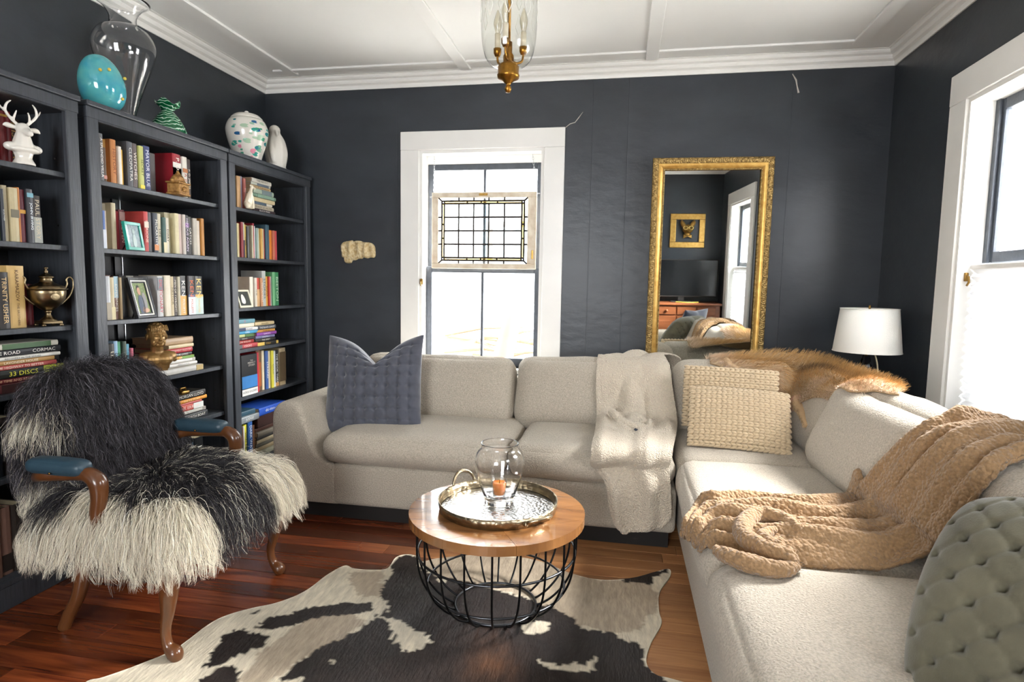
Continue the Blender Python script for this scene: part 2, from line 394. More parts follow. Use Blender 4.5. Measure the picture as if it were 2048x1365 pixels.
sash(win1, 'y', BX0+t_, BX1-t_, BZ0, 1.36, YB+.075, 'lower_sash', 2, 1, .042, bot=.06)
m_brass = M('aged_brass', 'a98549', rough=.35, metal=1, var=.3, vscale=40, bump=.2, bscale=80)
MB().rbox(BX0+.005, BX0+.03, YB-.02, YB-.005, 1.23, 1.27, .004, 2).tube([(BX0+.018, YB-.02, 1.25), (BX0+.018, YB-.035, 1.245), (BX0+.022, YB-.04, 1.22)], .004, 6).build('latch', m_brass, win1)

# hanging leaded-glass panel
def leaded():
    z0, z1, x0, x1, y = 1.345, 1.868, -1.325, -.588, YB+.03
    root = thing('leaded_glass_panel', 'old wooden framed leaded glass panel hung on chains in front of window', 'glass panel', ((x0+x1)/2, y, z0))
    m_f = M('chipped_cream_paint', 'e6ddcb', rough=.7, var=.5, vscale=18, hex2='cdbba3', bump=.4, bscale=60)
    f = .045
    MB().rbox(x0, x1, y-.014, y+.014, z1-f*.8, z1, .003, 1).build('frame_rail', m_f, root); MB().rbox(x0, x1, y-.014, y+.014, z0, z0+f*.8, .003, 1).build('frame_rail', m_f, root)
    MB().rbox(x0, x0+f, y-.0135, y+.0135, z0+f*.8, z1-f*.8, .003, 1).build('frame_stile', m_f, root); MB().rbox(x1-f-.015, x1, y-.0135, y+.0135, z0+f*.8, z1-f*.8, .003, 1).build('frame_stile', m_f, root)
    m_lead = M('lead_came', '241d18', rough=.6, metal=.2); m_clear = thin_glass('clear_leaded_glass', 'f8f9f8')
    m_amber = thin_glass('amber_leaded_glass', 'f3dfa6'); m_rip = thin_glass('rippled_leaded_glass', 'cdd6d8', .25)
    gx0, gx1, gz0, gz1 = x0+f, x1-f-.015, z0+f*.8, z1-f*.8
    xa = [gx0, gx0+.024, gx0+.042]; xb = [gx1-.042, gx1-.024, gx1]; za = [gz0, gz0+.022, gz0+.04]; zb = [gz1-.04, gz1-.022, gz1]
    ix0, ix1, iz0, iz1 = xa[2], xb[0], za[2], zb[0]
    def pane(a, b, c, d, m): MB().box(a+.001, b-.001, y-.0015, y+.0015, c+.001, d-.001).build('pane', m, root)
    def came(a, b): MB().tube([Vector(a), Vector(b)], .0065, 6).build('lead_came', m_lead, root)
    xs = [ix0+(ix1-ix0)*k for k in (0, .19, .385, .58, .78, 1)]; zs = [iz0+(iz1-iz0)*k/4 for k in range(5)]
    for i in range(5):
        for j in range(4):
            if i == 2:
                xm = xs[2]+.6*(xs[3]-xs[2]); pane(xs[2], xm, zs[j], zs[j+1], m_clear); pane(xm, xs[3], zs[j], zs[j+1], m_rip)
            else: pane(xs[i], xs[i+1], zs[j], zs[j+1], m_clear)
    for x in xs[1:-1]: came((x, y, iz0), (x, y, iz1))
    for z in zs[1:-1]: came((ix0, y, z), (ix1, y, z))
    # amber border strips and clear outer border
    bx = [ix0+(ix1-ix0)*k for k in (0, .3, .48, .69, 1)]; bz = [iz0+(iz1-iz0)*k for k in (0, .36, .62, 1)]
    for z0_, z1_ in ((za[1], za[2]), (zb[0], zb[1])):
        for i in range(4): pane(bx[i], bx[i+1], z0_, z1_, m_amber)
        for x in bx[1:-1]: came((x, y, z0_), (x, y, z1_))
    for x0_, x1_ in ((xa[1], xa[2]), (xb[0], xb[1])):
        for i in range(3): pane(x0_, x1_, bz[i], bz[i+1], m_amber)
        for z in bz[1:-1]: came((x0_, y, z), (x1_, y, z))
    for a, b in ((gz0, za[1]), (zb[1], gz1)):
        for i in range(5): pane(xs[i], xs[i+1], a, b, m_clear)
        for x in xs[1:-1]: came((x, y, a), (x, y, b))
    for a, b in ((gx0, xa[1]), (xb[1], gx1)):
        for i in range(4): pane(a, b, zs[i], zs[i+1], m_clear)
        for z in zs[1:-1]: came((a, y, z), (b, y, z))
    for x in (xa[1], xa[2], xb[0], xb[1]): came((x, y, za[1]), (x, y, zb[1]))
    for z in (za[1], za[2], zb[0], zb[1]): came((xa[1], y, z), (xb[1], y, z))
    for a, b in (((gx0, gz0), (xa[1], za[1])), ((gx1, gz0), (xb[1], za[1])), ((gx0, gz1), (xa[1], zb[1])), ((gx1, gz1), (xb[1], zb[1]))): came((a[0], y, a[1]), (b[0], y, b[1]))
    # chains
    m_ch = M('steel_chain', 'b9bcc0', rough=.3, metal=1)
    for a, b in (((x0+.01, y, z1-.005), (BX0+.085, YB+.06, BZ1-.03)), ((x1-.005, y, z1-.005), (BX1-.09, YB+.06, BZ1-.03))):
        a, b = Vector(a), Vector(b); n = 15; c = MB()
        for i in range(n):
            p = a.lerp(b, (i+.5)/n); d = (b-a).normalized(); s = Vector((1, 0, 0)) if i % 2 else Vector((0, 1, 0)); s = (s-d*s.dot(d)).normalized()
            c.tube([p+d*.012*math.cos(q)+s*.005*math.sin(q) for q in [2*PI*k/10 for k in range(10)]], .0013, 5, True)
        c.build('chain', m_ch, root, True)
    MB().tube([(x0-.02, y, z1-.03), (x0+.01, y, z1-.03)], .004, 6).build('hook', m_ch, root); MB().tube([(x1+.02, y, z1-.012), (x1-.01, y, z1-.012)], .004, 6).build('hook', m_ch, root)
    MB().rbox((x0+x1)/2-.03, (x0+x1)/2+.03, y-.017, y-.013, z1-.025, z1-.008, .002, 1).tube([((x0+x1)/2, y-.016, z1-.017), ((x0+x1)/2, y-.024, z1-.017)], .007, 8).build('sash_lock', m_brass, root)
    MB().rbox(x1-.03, x1-.015, y-.017, y-.013, z0+.07, z0+.13, .002, 1).build('hinge', m_brass, root)
leaded()

# right-hand windows with pleated shades over their lower halves
def shade_mat():
    m = bpy.data.materials.new('white_pleated_shade_fabric'); m.use_nodes = True; t = NT(m); t.n.clear()
    o = t.add('ShaderNodeOutputMaterial'); mx = t.add('ShaderNodeMixShader'); mx.inputs[0].default_value = .06
    d = t.add('ShaderNodeBsdfDiffuse'); d.inputs[0].default_value = (.85, .86, .87, 1); tr = t.add('ShaderNodeBsdfTranslucent'); tr.inputs[0].default_value = (.88, .89, .91, 1)
    t.link(d.outputs[0], mx.inputs[1]); t.link(tr.outputs[0], mx.inputs[2]); t.link(mx.outputs[0], o.inputs[0]); return m
m_shade = shade_mat()
for n, (a, b) in enumerate(RW):
    w = structure(bpy.data.objects.new('window_%d' % (n+2), None)); w.location = (XR, (a+b)/2, RZ0); C.objects.link(w)
    o0, o1 = a-.145, b+.145
    MB().rbox(XR-.022, XR, o0, a, .55, RZ1, .003, 1).build('casing', m_white, w); MB().rbox(XR-.022, XR, b, o1, .55, RZ1, .003, 1).build('casing', m_white, w)
    MB().rbox(XR-.024, XR, o0, o1, RZ1, 2.272, .003, 1).build('casing', m_white, w)
    MB().rbox(XR-.06, XR+.12, o0-.03, o1+.03, RZ0-.03, RZ0, .006, 2).build('sill', m_white, w)
    MB().box(XR-.01, XR+.19, a, a+.02, RZ0, RZ1).build('jamb', m_white, w); MB().box(XR-.01, XR+.19, b-.02, b, RZ0, RZ1).build('jamb', m_white, w)
    MB().box(XR-.01, XR+.19, a+.02, b-.02, RZ1-.02, RZ1).build('head_jamb', m_white, w)
    sash(w, 'x', a+.02, b-.02, 1.375, RZ1-.02, XR+.105, 'upper_sash', 1, 1, .05)
    sash(w, 'x', a+.02, b-.02, RZ0, 1.40, XR+.14, 'lower_sash', 1, 1, .05)
    mb = MB().box(XR+.092, XR+.105, a+.02, a+.05, 1.375, RZ1-.02).box(XR+.092, XR+.105, b-.05, b-.02, 1.375, RZ1-.02)
    mb.build('window_stop', m_sash, w)
    s = thing('pleated_shade', ['white pleated paper shade on the right window beside the lamp, lower half', 'white pleated paper shade on the right window seen in the mirror'][n], 'shade', (XR+.06, (a+b)/2, RZ0), group='pleated shades on the right wall')
    V = []; np_ = 36; H = 1.345-RZ0-.01
    for i in range(np_+1):
        z = 1.345-H*i/np_; x = XR+.06+(.011 if i % 2 else -.011)
        V += [(x, a+.024, z), (x, b-.024, z)]
    obj('pleats', V, [(2*i, 2*i+1, 2*i+3, 2*i+2) for i in range(np_)], m_shade, s)
    MB().rbox(XR+.045, XR+.078, a+.022, b-.022, 1.345, 1.368, .003, 1).build('top_rail', m_white, s)
    if n == 0:
        h = tag(MB().tube([(XR+.03, b-.02, 1.315), (XR+.03, b-.045, 1.31), (XR+.03, b-.05, 1.285), (XR+.03, b-.035, 1.27)], .005, 6).rbox(XR+.022, XR+.038, b-.03, b-.018, 1.29, 1.33, .002, 1).build('curtain_hook', m_brass, None, True), 'small brass hook on the right window jamb above the shade edge', 'hook')

# ------------------------------------------------------------------ outdoors
m_snow = M('pale_ground', 'd8d6cf', rough=.9, var=.2, vscale=.6)
struct('ground_outside', MB().box(-14, 14, YB+.5, 22, -.6, -.5).box(XR+.5, 14, -8, YB+.5, -.6, -.5), m_snow)
# ------------------------------------------------------------------ outdoors, faint behind the bright panes
m_sid = M('pale_siding', 'cfd3d4', rough=.7); m_twig = M('dry_branches', '6b4d38', rough=.9); m_wood_out = M('weathered_timber', '8d8478', rough=.9, var=.3, vscale=6)
nh = thing('neighbour_house', 'pale sided house across the yard behind the back window', 'house', (-2.2, 11, -.5))
for i in range(18): MB().rbox(-5.5, 1.2, 11+.0, 11.06, -.5+i*.25, -.26+i*.25, .02, 1).build('siding_board', m_sid, nh)
for x in (-1.9,):
    f = MB().rbox(x-.6, x+.6, 10.93, 11.0, .9, 2.4, .01, 1).build('window_frame', m_wood_out, nh); MB().rbox(x-.5, x+.5, 10.91, 10.935, 1.0, 2.3, .01, 1).build('pane', M('dim_outdoor_glass', '9aa3a8', rough=.2), f)
MB().add([(-5.8, 10.7, 4), (1.5, 10.7, 4), (1.5, 13, 5.6), (-5.8, 13, 5.6), (-5.8, 10.7, 4.1), (1.5, 10.7, 4.1), (1.5, 13, 5.7), (-5.8, 13, 5.7)], [(3, 2, 1, 0), (4, 5, 6, 7), (0, 1, 5, 4), (1, 2, 6, 5), (2, 3, 7, 6), (3, 0, 4, 7)]).build('roof', m_wood_out, nh)
r2 = random.Random(3)
bp_ = thing('brush_pile', 'heap of cut dry branches outside the back window', 'brush pile', (-1.2, 8.4, -.5))
for i in range(46):
    x = -1.2+r2.uniform(-.9, 1.1); z = -.45+r2.random()*1.1; a = r2.uniform(-.35, .35); L = r2.uniform(.6, 1.3)
    MB().tube([(x-L*.5, 8.4+r2.uniform(-.4, .4), z-a*L*.5), (x, 8.4+r2.uniform(-.2, .2), z+.05), (x+L*.5, 8.4+r2.uniform(-.4, .4), z+a*L*.5)], [.03, .022, .008], 5).build('branch', m_twig, bp_)
tag(MB().tube([(-1.55, 7.2, -.5), (-1.45, 7.2, .25), (-1.25, 7.3, 1.15)], [.16, .13, .09], 10).build('drain_pipe', M('terracotta', '8a4a34', rough=.8), None, True), 'terracotta coloured pipe leaning outside the lower right pane', 'pipe')
lt = thing('leaning_timber', 'weathered boards leaning outside the lower left window pane', 'timber', (-2.3, 7, -.5))
for i in range(4): MB().rbox(-.05, .05, -.02, .02, 0, 2.6, .004, 1).xf(Matrix.Translation((-2.55+i*.16, 7+i*.05, -.5)) @ Matrix.Rotation(-.12-.05*i, 4, 'Y')).build('plank', m_wood_out, lt)
pb = thing('porch_brace', 'grey porch post with diagonal braces outside the right window', 'porch post', (3.2, 4.6, -.5))
MB().rbox(3.1, 3.22, 5.0, 5.12, -.5, 3.2, .01, 1).build('post', m_wood_out, pb)
for a, b in (((3.15, 4.2, 1.0), (3.15, 5.5, 2.0)), ((3.15, 5.4, .9), (3.15, 4.3, 1.9)), ((3.15, 4.0, 2.02), (3.15, 6, 2.02))): MB().tube([a, b], .05, 4).build('brace', m_wood_out, pb)

# ------------------------------------------------------------------ bookcases
m_case = M('black_brown_stained_pine', '43474d', rough=.36, var=.35, vscale=14, stretch=(6, 6, .5), bump=.25, bscale=30, bdist=.003)
m_caseback = M('black_brown_panel', '1f1e1f', rough=.5)
m_strip = M('black_metal_strip', '101113', rough=.3, metal=.3); m_steel = M('bright_steel', 'c8cacc', rough=.25, metal=1)
XFRONT, XBACK = -2.2, -2.565
CASES = [(1.235, 2.137, [1.657, 1.366, 1.042, .80, .49], 'bookcase at the left edge of the photo'),
         (2.168, 3.068, [1.657, 1.366, 1.05, .752, .487], 'middle bookcase of the three'),
         (3.074, 3.974, [1.664, 1.373, 1.074, .824, .535], 'bookcase nearest the back wall')]
LAB = ['black-brown bookcase at the left photo edge holding a deer bust', 'black-brown middle bookcase holding a bronze bust and photo frames', 'black-brown bookcase in the corner nearest the window wall']
shelf_tops = []
for ci, (y0, y1, zs, _) in enumerate(CASES):
    root = thing('bookcase', LAB[ci], 'bookcase', (-2.38, (y0+y1)/2, 0), group='three tall bookcases on the left wall')
    st = .055
    for ya, yb in ((y0+.008, y0+.026), (y1-.026, y1-.008)): MB().box(XBACK, XFRONT-.02, ya, yb, .0, 1.93).build('side_panel', m_case, root)
    for ya, yb in ((y0+.006, y0+.006+st), (y1-.006-st, y1-.006)): MB().rbox(XFRONT-.022, XFRONT, ya, yb, 0, 1.905, .003, 1).build('stile', m_case, root)
    MB().rbox(XFRONT-.022, XFRONT-.001, y0+.06, y1-.06, 1.895, 1.945, .003, 1).build('top_rail', m_case, root)
    mb = MB().rbox(XBACK, XFRONT+.012, y0, y1, 1.948, 1.97, .004, 2); mb.rbox(XBACK+.01, XFRONT+.002, y0+.003, y1-.003, 1.9, 1.948, .003, 1)
    mb.build('cornice', m_case, root)
    MB().box(XBACK, XBACK+.006, y0+.026, y1-.026, .05, 1.92).build('back_panel', m_caseback, root)
    ym = (y0+y1)/2+.02
    s = MB().box(XBACK+.006, XBACK+.018, ym, ym+.045, .05, 1.92).build('back_strip', m_strip, root); MB().box(XBACK+.018, XBACK+.022, ym+.041, ym+.046, .05, 1.92).build('edge', m_steel, s)
    for z in zs: MB().rbox(XBACK+.006, XFRONT-.024, y0+.027, y1-.027, z-.021, z, .002, 1).build('shelf', m_case, root)
    MB().rbox(XBACK, XFRONT-.004, y0+.03, y1-.03, .09, .11, .002, 1).build('bottom_shelf', m_case, root)
    MB().rbox(XFRONT-.03, XFRONT-.006, y0+.05, y1-.05, .0, .09, .003, 1).build('plinth', m_case, root)
    for z in (1.72, 1.45, 1.16, .9, .6): MB().tube([(XFRONT-.1, y1-.026, z), (XFRONT-.1, y1-.0275, z)], .004, 8).build('shelf_pin', m_steel, root)

# ------------------------------------------------------------------ books
m_page = M('aged_paper_pages', 'd9c9a3', rough=.9, var=.25, vscale=60, stretch=(1, 30, 1)); m_page2 = M('white_paper_pages', 'e6e0d2', rough=.9, var=.15, vscale=60, stretch=(1, 30, 1))
def cover_mat(h): return M('book_cover_'+h, h, rough=.42, var=.12, vscale=25)
def ink(h): return M('book_ink_'+h, h, rough=.5)
COLN = [('white', 'ebe8e0'), ('cream', 'd9cba8'), ('tan', 'b58a5c'), ('brown', '5f4030'), ('dark brown', '33231d'), ('black', '1c1c1f'), ('grey', '77777a'), ('dark grey', '45464a'), ('red', 'a8232b'),
        ('dark red', '6a1a20'), ('maroon', '561c26'), ('orange', 'd98232'), ('yellow', 'e3c553'), ('green', '3d8a5c'), ('dark green', '2e4a38'), ('teal', '2f8f87'), ('light blue', '8fb8d6'), ('blue', '3b66b8'),
        ('navy', '2b3350'), ('purple', '7c4a94'), ('pink', 'd98a95'), ('pale green', 'a9c7a2'), ('olive', '85824e')]
def colname(h):
    c = [int(h[i:i+2], 16) for i in (0, 2, 4)]
    return min(COLN, key=lambda n: sum((c[k]-int(n[1][k*2:k*2+2], 16))**2 for k in range(3)))[0]
ORD = ['first', 'second', 'third', 'fourth', 'fifth', 'sixth', 'seventh', 'eighth', 'ninth', 'tenth', 'eleventh', 'twelfth', 'thirteenth', 'fourteenth', 'fifteenth', 'sixteenth', 'seventeenth', 'eighteenth', 'nineteenth', 'twentieth',
       'twenty-first', 'twenty-second', 'twenty-third', 'twenty-fourth', 'twenty-fifth', 'twenty-sixth']
BM = {}
def book(loc, t, h, d, c, label, group, txt=None, tc='f0ead8', band=None, lying=False, lean=0., yaw=0., pages=None, txt2=None):
    """spine towards +x; local y = thickness, z = height, -x = depth"""
    k = (round(t, 3), round(h, 3), round(d, 3), c)
    if k not in BM:
        mb = MB(); b = .0022
        bm = bmesh.new(); n = 4; pf = []
        for i in range(n+1):
            a = PI*i/n; pf.append((-.003+.004*math.sin(a), t/2-t/2*math.cos(a)))
        out = [(-d, 0)] + [(-.004, 0)] + pf + [(-.004, t), (-d, t), (-d, t-b), (-.006, t-b), (-.006, b), (-d, b)]
        kk = len(out); V = [(x, y, 0) for x, y in out] + [(x, y, h) for x, y in out]
        F = [(i, (i+1) % kk, kk+(i+1) % kk, kk+i) for i in range(kk)]
        mb.add(V, F)
        q = kk; s = len(out)
        idx = list(range(kk))
        for base, rev in ((0, True), (kk, False)):
            lower = [base+i for i in (0, 1, kk-2+0, kk-1)]
            # end caps of the cover: spine strip and the two boards
            caps = [[base+0, base+1, base+kk-2, base+kk-1], [base+kk-4-1+0, base+kk-5+1, base+kk-4+0, base+kk-3]]
            sp = [base+i for i in range(1, kk-6+1)]+[base+kk-3, base+kk-2]
            sp = [base+i for i in range(1, kk-5)]+[base+kk-3, base+kk-2]
            b1 = [base+0, base+1, base+kk-2, base+kk-1]; b2 = [base+kk-6, base+kk-5, base+kk-4, base+kk-3]
            for f in (b1, b2, sp): mb.F.append(tuple(f[::-1] if rev else f))
        pg = MB().box(-d+.004, -.0055, b, t-b, .003, h-.003)
        BM[k] = (mesh('book', mb.V, mb.F, cover_mat(c)), mesh('pages', pg.V, pg.F, m_page))
    o = bpy.data.objects.new('book', BM[k][0]); C.objects.link(o)
    if lying: o.matrix_basis = Matrix.Translation(loc) @ Matrix.Rotation(yaw, 4, 'Z') @ Matrix.Rotation(PI/2, 4, 'X')
    else: o.matrix_basis = Matrix.Translation(loc) @ Matrix.Rotation(yaw, 4, 'Z') @ Matrix.Rotation(lean, 4, 'X')
    tag(o, label, 'book', group)
    p = bpy.data.objects.new('pages', BM[k][1]); C.objects.link(p); p.parent = o
    if pages: p.data = p.data.copy(); p.data.materials[0] = pages
    if band:
        for z0, z1, bc in band:
            b_ = MB().box(.0002, .0018, .0005, t-.0005, z0*h, z1*h); q = b_.build('spine_band', cover_mat(bc), o, False, False)
    if txt:
        lettering(txt, ink(tc), o, (.0024, t/2, h*(.5 if not txt2 else .68)), (0, 0, -1), (0, 1, 0), h*(.82 if not txt2 else .5), t*.5, 'title')
        if txt2: lettering(txt2, ink(tc), o, (.0024, t/2, h*.22), (0, 0, -1), (0, 1, 0), h*.36, t*.5, 'title')
    return o
SHN = {0: 'top shelf', 1: 'second shelf', 2: 'third shelf', 3: 'fourth shelf', 4: 'fifth shelf', 5: 'sixth shelf', 6: 'bottom shelf'}
CN = ['left-edge bookcase', 'middle bookcase', 'corner bookcase']
def row(case, sh, z, px0, books, py, d=.15, back=0., grp='', xs=XFRONT-.045, push=()):
    """upright row; px0 = photograph column where the row starts; books: (px width, height m, colour, text, ink, extra)"""
    n = len(books); px = px0
    for i, b in enumerate(books):
        w, h, c = b[:3]; ex = b[5] if len(b) > 5 else {}
        y0 = at(px, py, 'x', xs).y; y1 = at(px+w, py, 'x', xs).y; px += w
        if c is None: continue
        ln = f"{colname(c)} upright book, {ORD[n-1-i] if case == 0 else ORD[i]} from {'right' if case == 0 else 'left'}, {SHN[sh]}{grp} of {CN[case]}"
        bk = book((xs-(.11 if i in push else ex.get('in', .006*((i*37) % 5)/2)), y0+.0006, z+.0005), max(y1-y0-.0012, .006), h, ex.get('d', d), c, ln, f"books on the {SHN[sh]}{grp} of the {CN[case]}",
             b[3] if len(b) > 3 else None, b[4] if len(b) > 4 else 'f0ead8', ex.get('band'), lean=ex.get('lean', 0), txt2=ex.get('t2'))
    return px
def stack(case, sh, z, px0, py, books, d=.14, xs=XFRONT-.05, name='stack'):
    """books lying flat, listed from the bottom: (length m, thickness m, colour, text, ink, extra)"""
    y0 = at(px0, py, 'x', xs).y; n = len(books)
    for i, b in enumerate(books):
        L, t, c = b[:3]; ex = b[5] if len(b) > 5 else {}
        pos = 'lowest' if i == 0 else 'topmost' if i == n-1 else f"{ORD[i]} from bottom"
        ln = f"{colname(c)} book lying flat, {pos} of {name}, {SHN[sh]}, {CN[case]}"
        off = ex.get('off', .008*((i*53) % 7)/7)
        # local +z becomes world -y, so the spine start is at y0+L
        book((xs-ex.get('in', .004*((i*29) % 5)), y0+off+L, z+.0005), t-.0008, L, ex.get('d', d), c, ln, f"books in the {name} on the {SHN[sh]} of the {CN[case]}",
             b[3] if len(b) > 3 else None, b[4] if len(b) > 4 else 'f0ead8', ex.get('band'), lying=True, yaw=ex.get('yaw', 0), txt2=ex.get('t2'))
        z += t
    return z
K = 'in'
Z1, Z2, Z3 = CASES[0][2], CASES[1][2], CASES[2][2]
# --- left-edge bookcase
row(0, 0, Z1[0], -60, [(22, .2, '7a2024'), (22, .205, '8a2a24', 'ATLAS', 'c9a24c'), (20, .21, '6d1a1f', None, None, dict(d=.17)), (14, .21, '6a1a1c', None, None, dict(band=[(.9, .94, 'b08a40'), (.06, .1, 'b08a40')])),
     (12, .215, '701c20', None, None, dict(band=[(.9, .94, 'b08a40')])), (26, .2, '3a2a20', 'HISTORY', 'b58a4c', {K: .03}), (10, .17, '2a2724')], 300, xs=XFRONT-.15)
row(0, 1, Z1[1], -60, [(26, .2, '2c3a4a'), (22, .2, '8a7a5c'), (20, .2, '5a6a4c'), (6, .19, '262a33', 'SCULTHER', 'e8e8e4'), (10, .205, 'a3987a'), (17, .2, 'b8ab86', None, None, dict(band=[(.45, .6, '6f6a58')])), (6, .205, 'c07830'),
     (12, .2, '5e1a28', None, None, dict(band=[(.55, .62, 'c9963c')])), (13, .205, '3a3b40', 'JOHN IRVING', 'dfe8ea', dict(band=[(.85, .93, '6fa0b0')])), (17, .185, '4a4644', 'PAUL STORY', 'cfc4a8', dict(band=[(.02, .55, 'a9aca4')]))], 470)
row(0, 2, Z1[2], -62, [(30, .2, '3a332c'), (24, .2, 'b09a70'), (10, .2, 'cfc0a0', 'MURAKAMI', '4a2a20'), (22, .21, '2a2624', 'TRINITY USHER', 'd9b880'), (34, .235, 'c9a86a', 'KARAMAZOV', '4a2c14', dict(t2='THE BROTHERS')), (10, .22, 'a88a5c'),
     (10, .18, '3c3a38'), (12, .17, '52484a'), (13, .165, '8a2a2c'), (12, .165, '78262a')], 640, push=range(5, 10))
stack(0, 3, Z1[3], -40, 780, [(.30, .034, '5c2a2c', None, None, dict(band=[(.05, .75, '3a2220'), (.12, .5, 'cbb88a')])), (.29, .018, '6a1d24', 'OF TIME AND REASON', 'd8b08a'), (.34, .034, '23241f', '33 DISCS', 'd8d33c', dict(band=[(0, .26, 'b5bc3a')])),
     (.30, .018, 'b5524c', 'THE HIGHWAY TO BETTER', 'e8d8c4'), (.31, .018, 'b08850', 'LAVONDER HOUSE', 'e8dcc0', dict(band=[(0, .06, '222222')])), (.31, .014, 'dedbd2', 'RECOVERY IN THE WAVES', '55544e'), (.33, .026, '2b2b2e', 'THE ROAD', 'eae6dc', dict(t2='CORMAC')),
     (.32, .022, 'd8d3c4', None, None, dict(band=[(.1, .7, '4f6b4a')]))], name='stack')
row(0, 4, Z1[4], -40, [(30, .2, '3a2a26'), (20, .2, '20242a'), (30, .22, '292320'), (24, .19, '20201f'), (26, .2, '2e2a30')], 920)
row(0, 6, .11, -40, [(30, .27, '5a3c32', 'STEVE BERRY', 'd98a4c'), (22, .27, '7a5a4c'), (24, .26, '8a6a5c', None, None, dict(band=[(.05, .3, '2a2420')])), (26, .26, '2c2622')], 1160)
# --- middle bookcase
row(1, 0, Z2[0], 196, [(8, .2, 'e2c659', 'NO WAY DOWN', '2b2b26'), (9.5, .205, '6c6d70', 'A SPLENDID VILLA', 'eceae4'), (7, .15, '5f4a3a', None, None, dict(band=[(.1, .2, 'c98a7a')])), (7.5, .19, 'b98a45', None, None, {K: .03}), (12, .195, 'cf8a4e', 'HISTORY', '8a4a2c', dict(d=.17)),
     (7, .17, 'ece6da'), (4, .16, 'e0ae36'), (8, .185, '3e342c', None, None, {K: .04}), (11, .205, '5b5d62', 'CLEOPATRA', 'dcdad4'), (11.5, .205, '6a5f5e', 'WITCHES', 'e8dfd2'), (9, .2, 'c6c97a', 'SECRET', '55602a', dict(band=[(0, .1, 'e8d23a')])), (4, .2, '4b4f58'), (13, .21, '4b5482', 'MAYOR BLUE', 'e4e6f0'),
     (9.5, .19, '2f9670'), (8.5, .185, '4a5a42'), (10, .2, '9a948a', None, None, {K: .05}), (16, .21, 'a3a3a0', None, None, {K: .05, 'd': .16}), (16.5, .215, '9c1f2c', 'P. D. JAMES', 'f0e4d8', dict(d=.16, band=[(.45, .8, 'ded8d0'), (.5, .68, '1f1f22')])), (9.5, .21, 'd8d2c6', 'A P', 'a8382a', dict(band=[(.62, .72, 'b56a2c')])),
     (8.5, .205, '3a2c26', 'P. D. JAMES', 'e4dccc')], 385, push=range(13, 17))
row(1, 1, Z2[1], 205.5, [(9, .165, '4a68a8', None, None, dict(band=[(0, .5, 'd5dbe6')])), (4, .165, 'd9cbb8'), (9, .2, 'a39c88', None, None, {K: .03}), (9.5, .205, 'cfc3a2'), (8, .195, 'd6c8aa'), (8.5, .2, '8a4a50', 'ANGEL', 'e0c8b8'), (9, .195, 'a07c4c', 'THE LAST', 'e4d2a0'), (5, .19, 'c0ac84'), (7, .19, 'b9c6cc', None, None, dict(band=[(.1, .4, '48606c')])),
     (7, .185, 'a03038'), (11, .195, '7a3a40', 'THE PEN', 'e0c0b4', dict(band=[(.75, .95, 'd0b0a8')])), (9, .19, 'c84a48', 'MARIONE', 'f0d8c8', dict(band=[(.6, .75, 'e8d0c0')])), (9, .19, '5f6062', None, None), (9, .19, '4a5058', 'McCARTHY', 'e8e6e0', dict(band=[(.05, .2, 'd88a4c')])), (8.5, .19, 'cfc8b0', 'LIFE', '2b2a26'),
     (7, .175, '4a6660', None, None, dict(band=[(0, .3, 'd8cfa8')])), (7.5, .175, 'd9d2c0', 'DIARY', '2c2a26'), (11, .205, 'b9b292', None, None, {K: .03}), (8, .205, 'd5cba4'), (7, .205, 'cbb6ae'), (5, .205, 'cfc6bc'), (8, .205, '2b2a30', 'HINDUS AGAIN', 'd8c8dc', dict(band=[(.7, .8, '7a4a8a')])), (8, .2, '34332f', 'CATCH', 'd8d4c8'), (8, .195, 'b8b2a4', None, None), (7, .185, 'd5cbb8'), (6, .2, 'b8803e')], 505, push=range(4, 11))
row(1, 2, Z2[2], 214, [(10.5, .195, 'c9ccd0', None, None, dict(band=[(0, .4, 'a89c84')])), (10, .19, 'cbbd98', None, None, dict(band=[(0, .3, 'dccf9f')])), (9, .195, '7d5f55', 'EXPERIENCES', 'e4e0d4', dict(band=[(.5, 1, 'a3c2cf')])), (5, .19, 'b9a27c'), (18, .2, '5e2a1c', 'THE RABBLE BABY', 'ece6da', dict(d=.17)), (16, .195, '6e3a28', None, None, {K: .02}), (14, .2, '2a2523', None, None, {K: .05}), (14, .2, 'a8a59c', None, None, {K: .05}), (10, .18, '3a3432', None, None, {K: .03}),
     (12, .2, 'c9c9c8', 'DICTIONARY', 'c03a44', dict(band=[(.65, .97, '5a6068')])), (12, .205, 'd9cfb8'), (8, .2, 'd1bf98', 'NESTOR', '6b5a3c'), (8, .2, '473c3a', 'MEN OF TWILIGHT', 'e8dcc8'), (4, .2, 'd0c8b0'), (13.5, .205, '242426', 'KEN', 'f0ece4', dict(band=[(0, .5, 'd9a23c')], t2='FOLLETT')), (14, .205, '2a2424', 'KEN', 'd86a3a', dict(band=[(0, .46, 'd6d4d8'), (.46, .52, '2c3a6a')], t2='FOLLETT')), (17.5, .205, '3c3c3a', 'KEN', 'e8c878', dict(band=[(0, .46, 'bcd0c8'), (.46, .52, 'd9a63a')], t2='WINTER'))], 640, push=range(4, 9))
row(1, 3, Z2[3], 219, [(13, .19, '3b3a36', 'LEFF THE', 'eae2c8', {}), (9, .2, '9dbedb'), (8, .195, '5fa882'), (8.5, .195, '49584a', 'NATURE', 'd8d4c8'), (7, .18, '6fb0c8'), (5, .16, 'c8697a')], 745)
zz = stack(1, 3, Z2[3], 301, 768, [(.37, .030, 'c9c6be', None, None, dict(d=.27, band=[(0, .14, 'b8a068')])), ], d=.27, xs=XFRONT-.03, name='album layer')
BUSTZ = zz
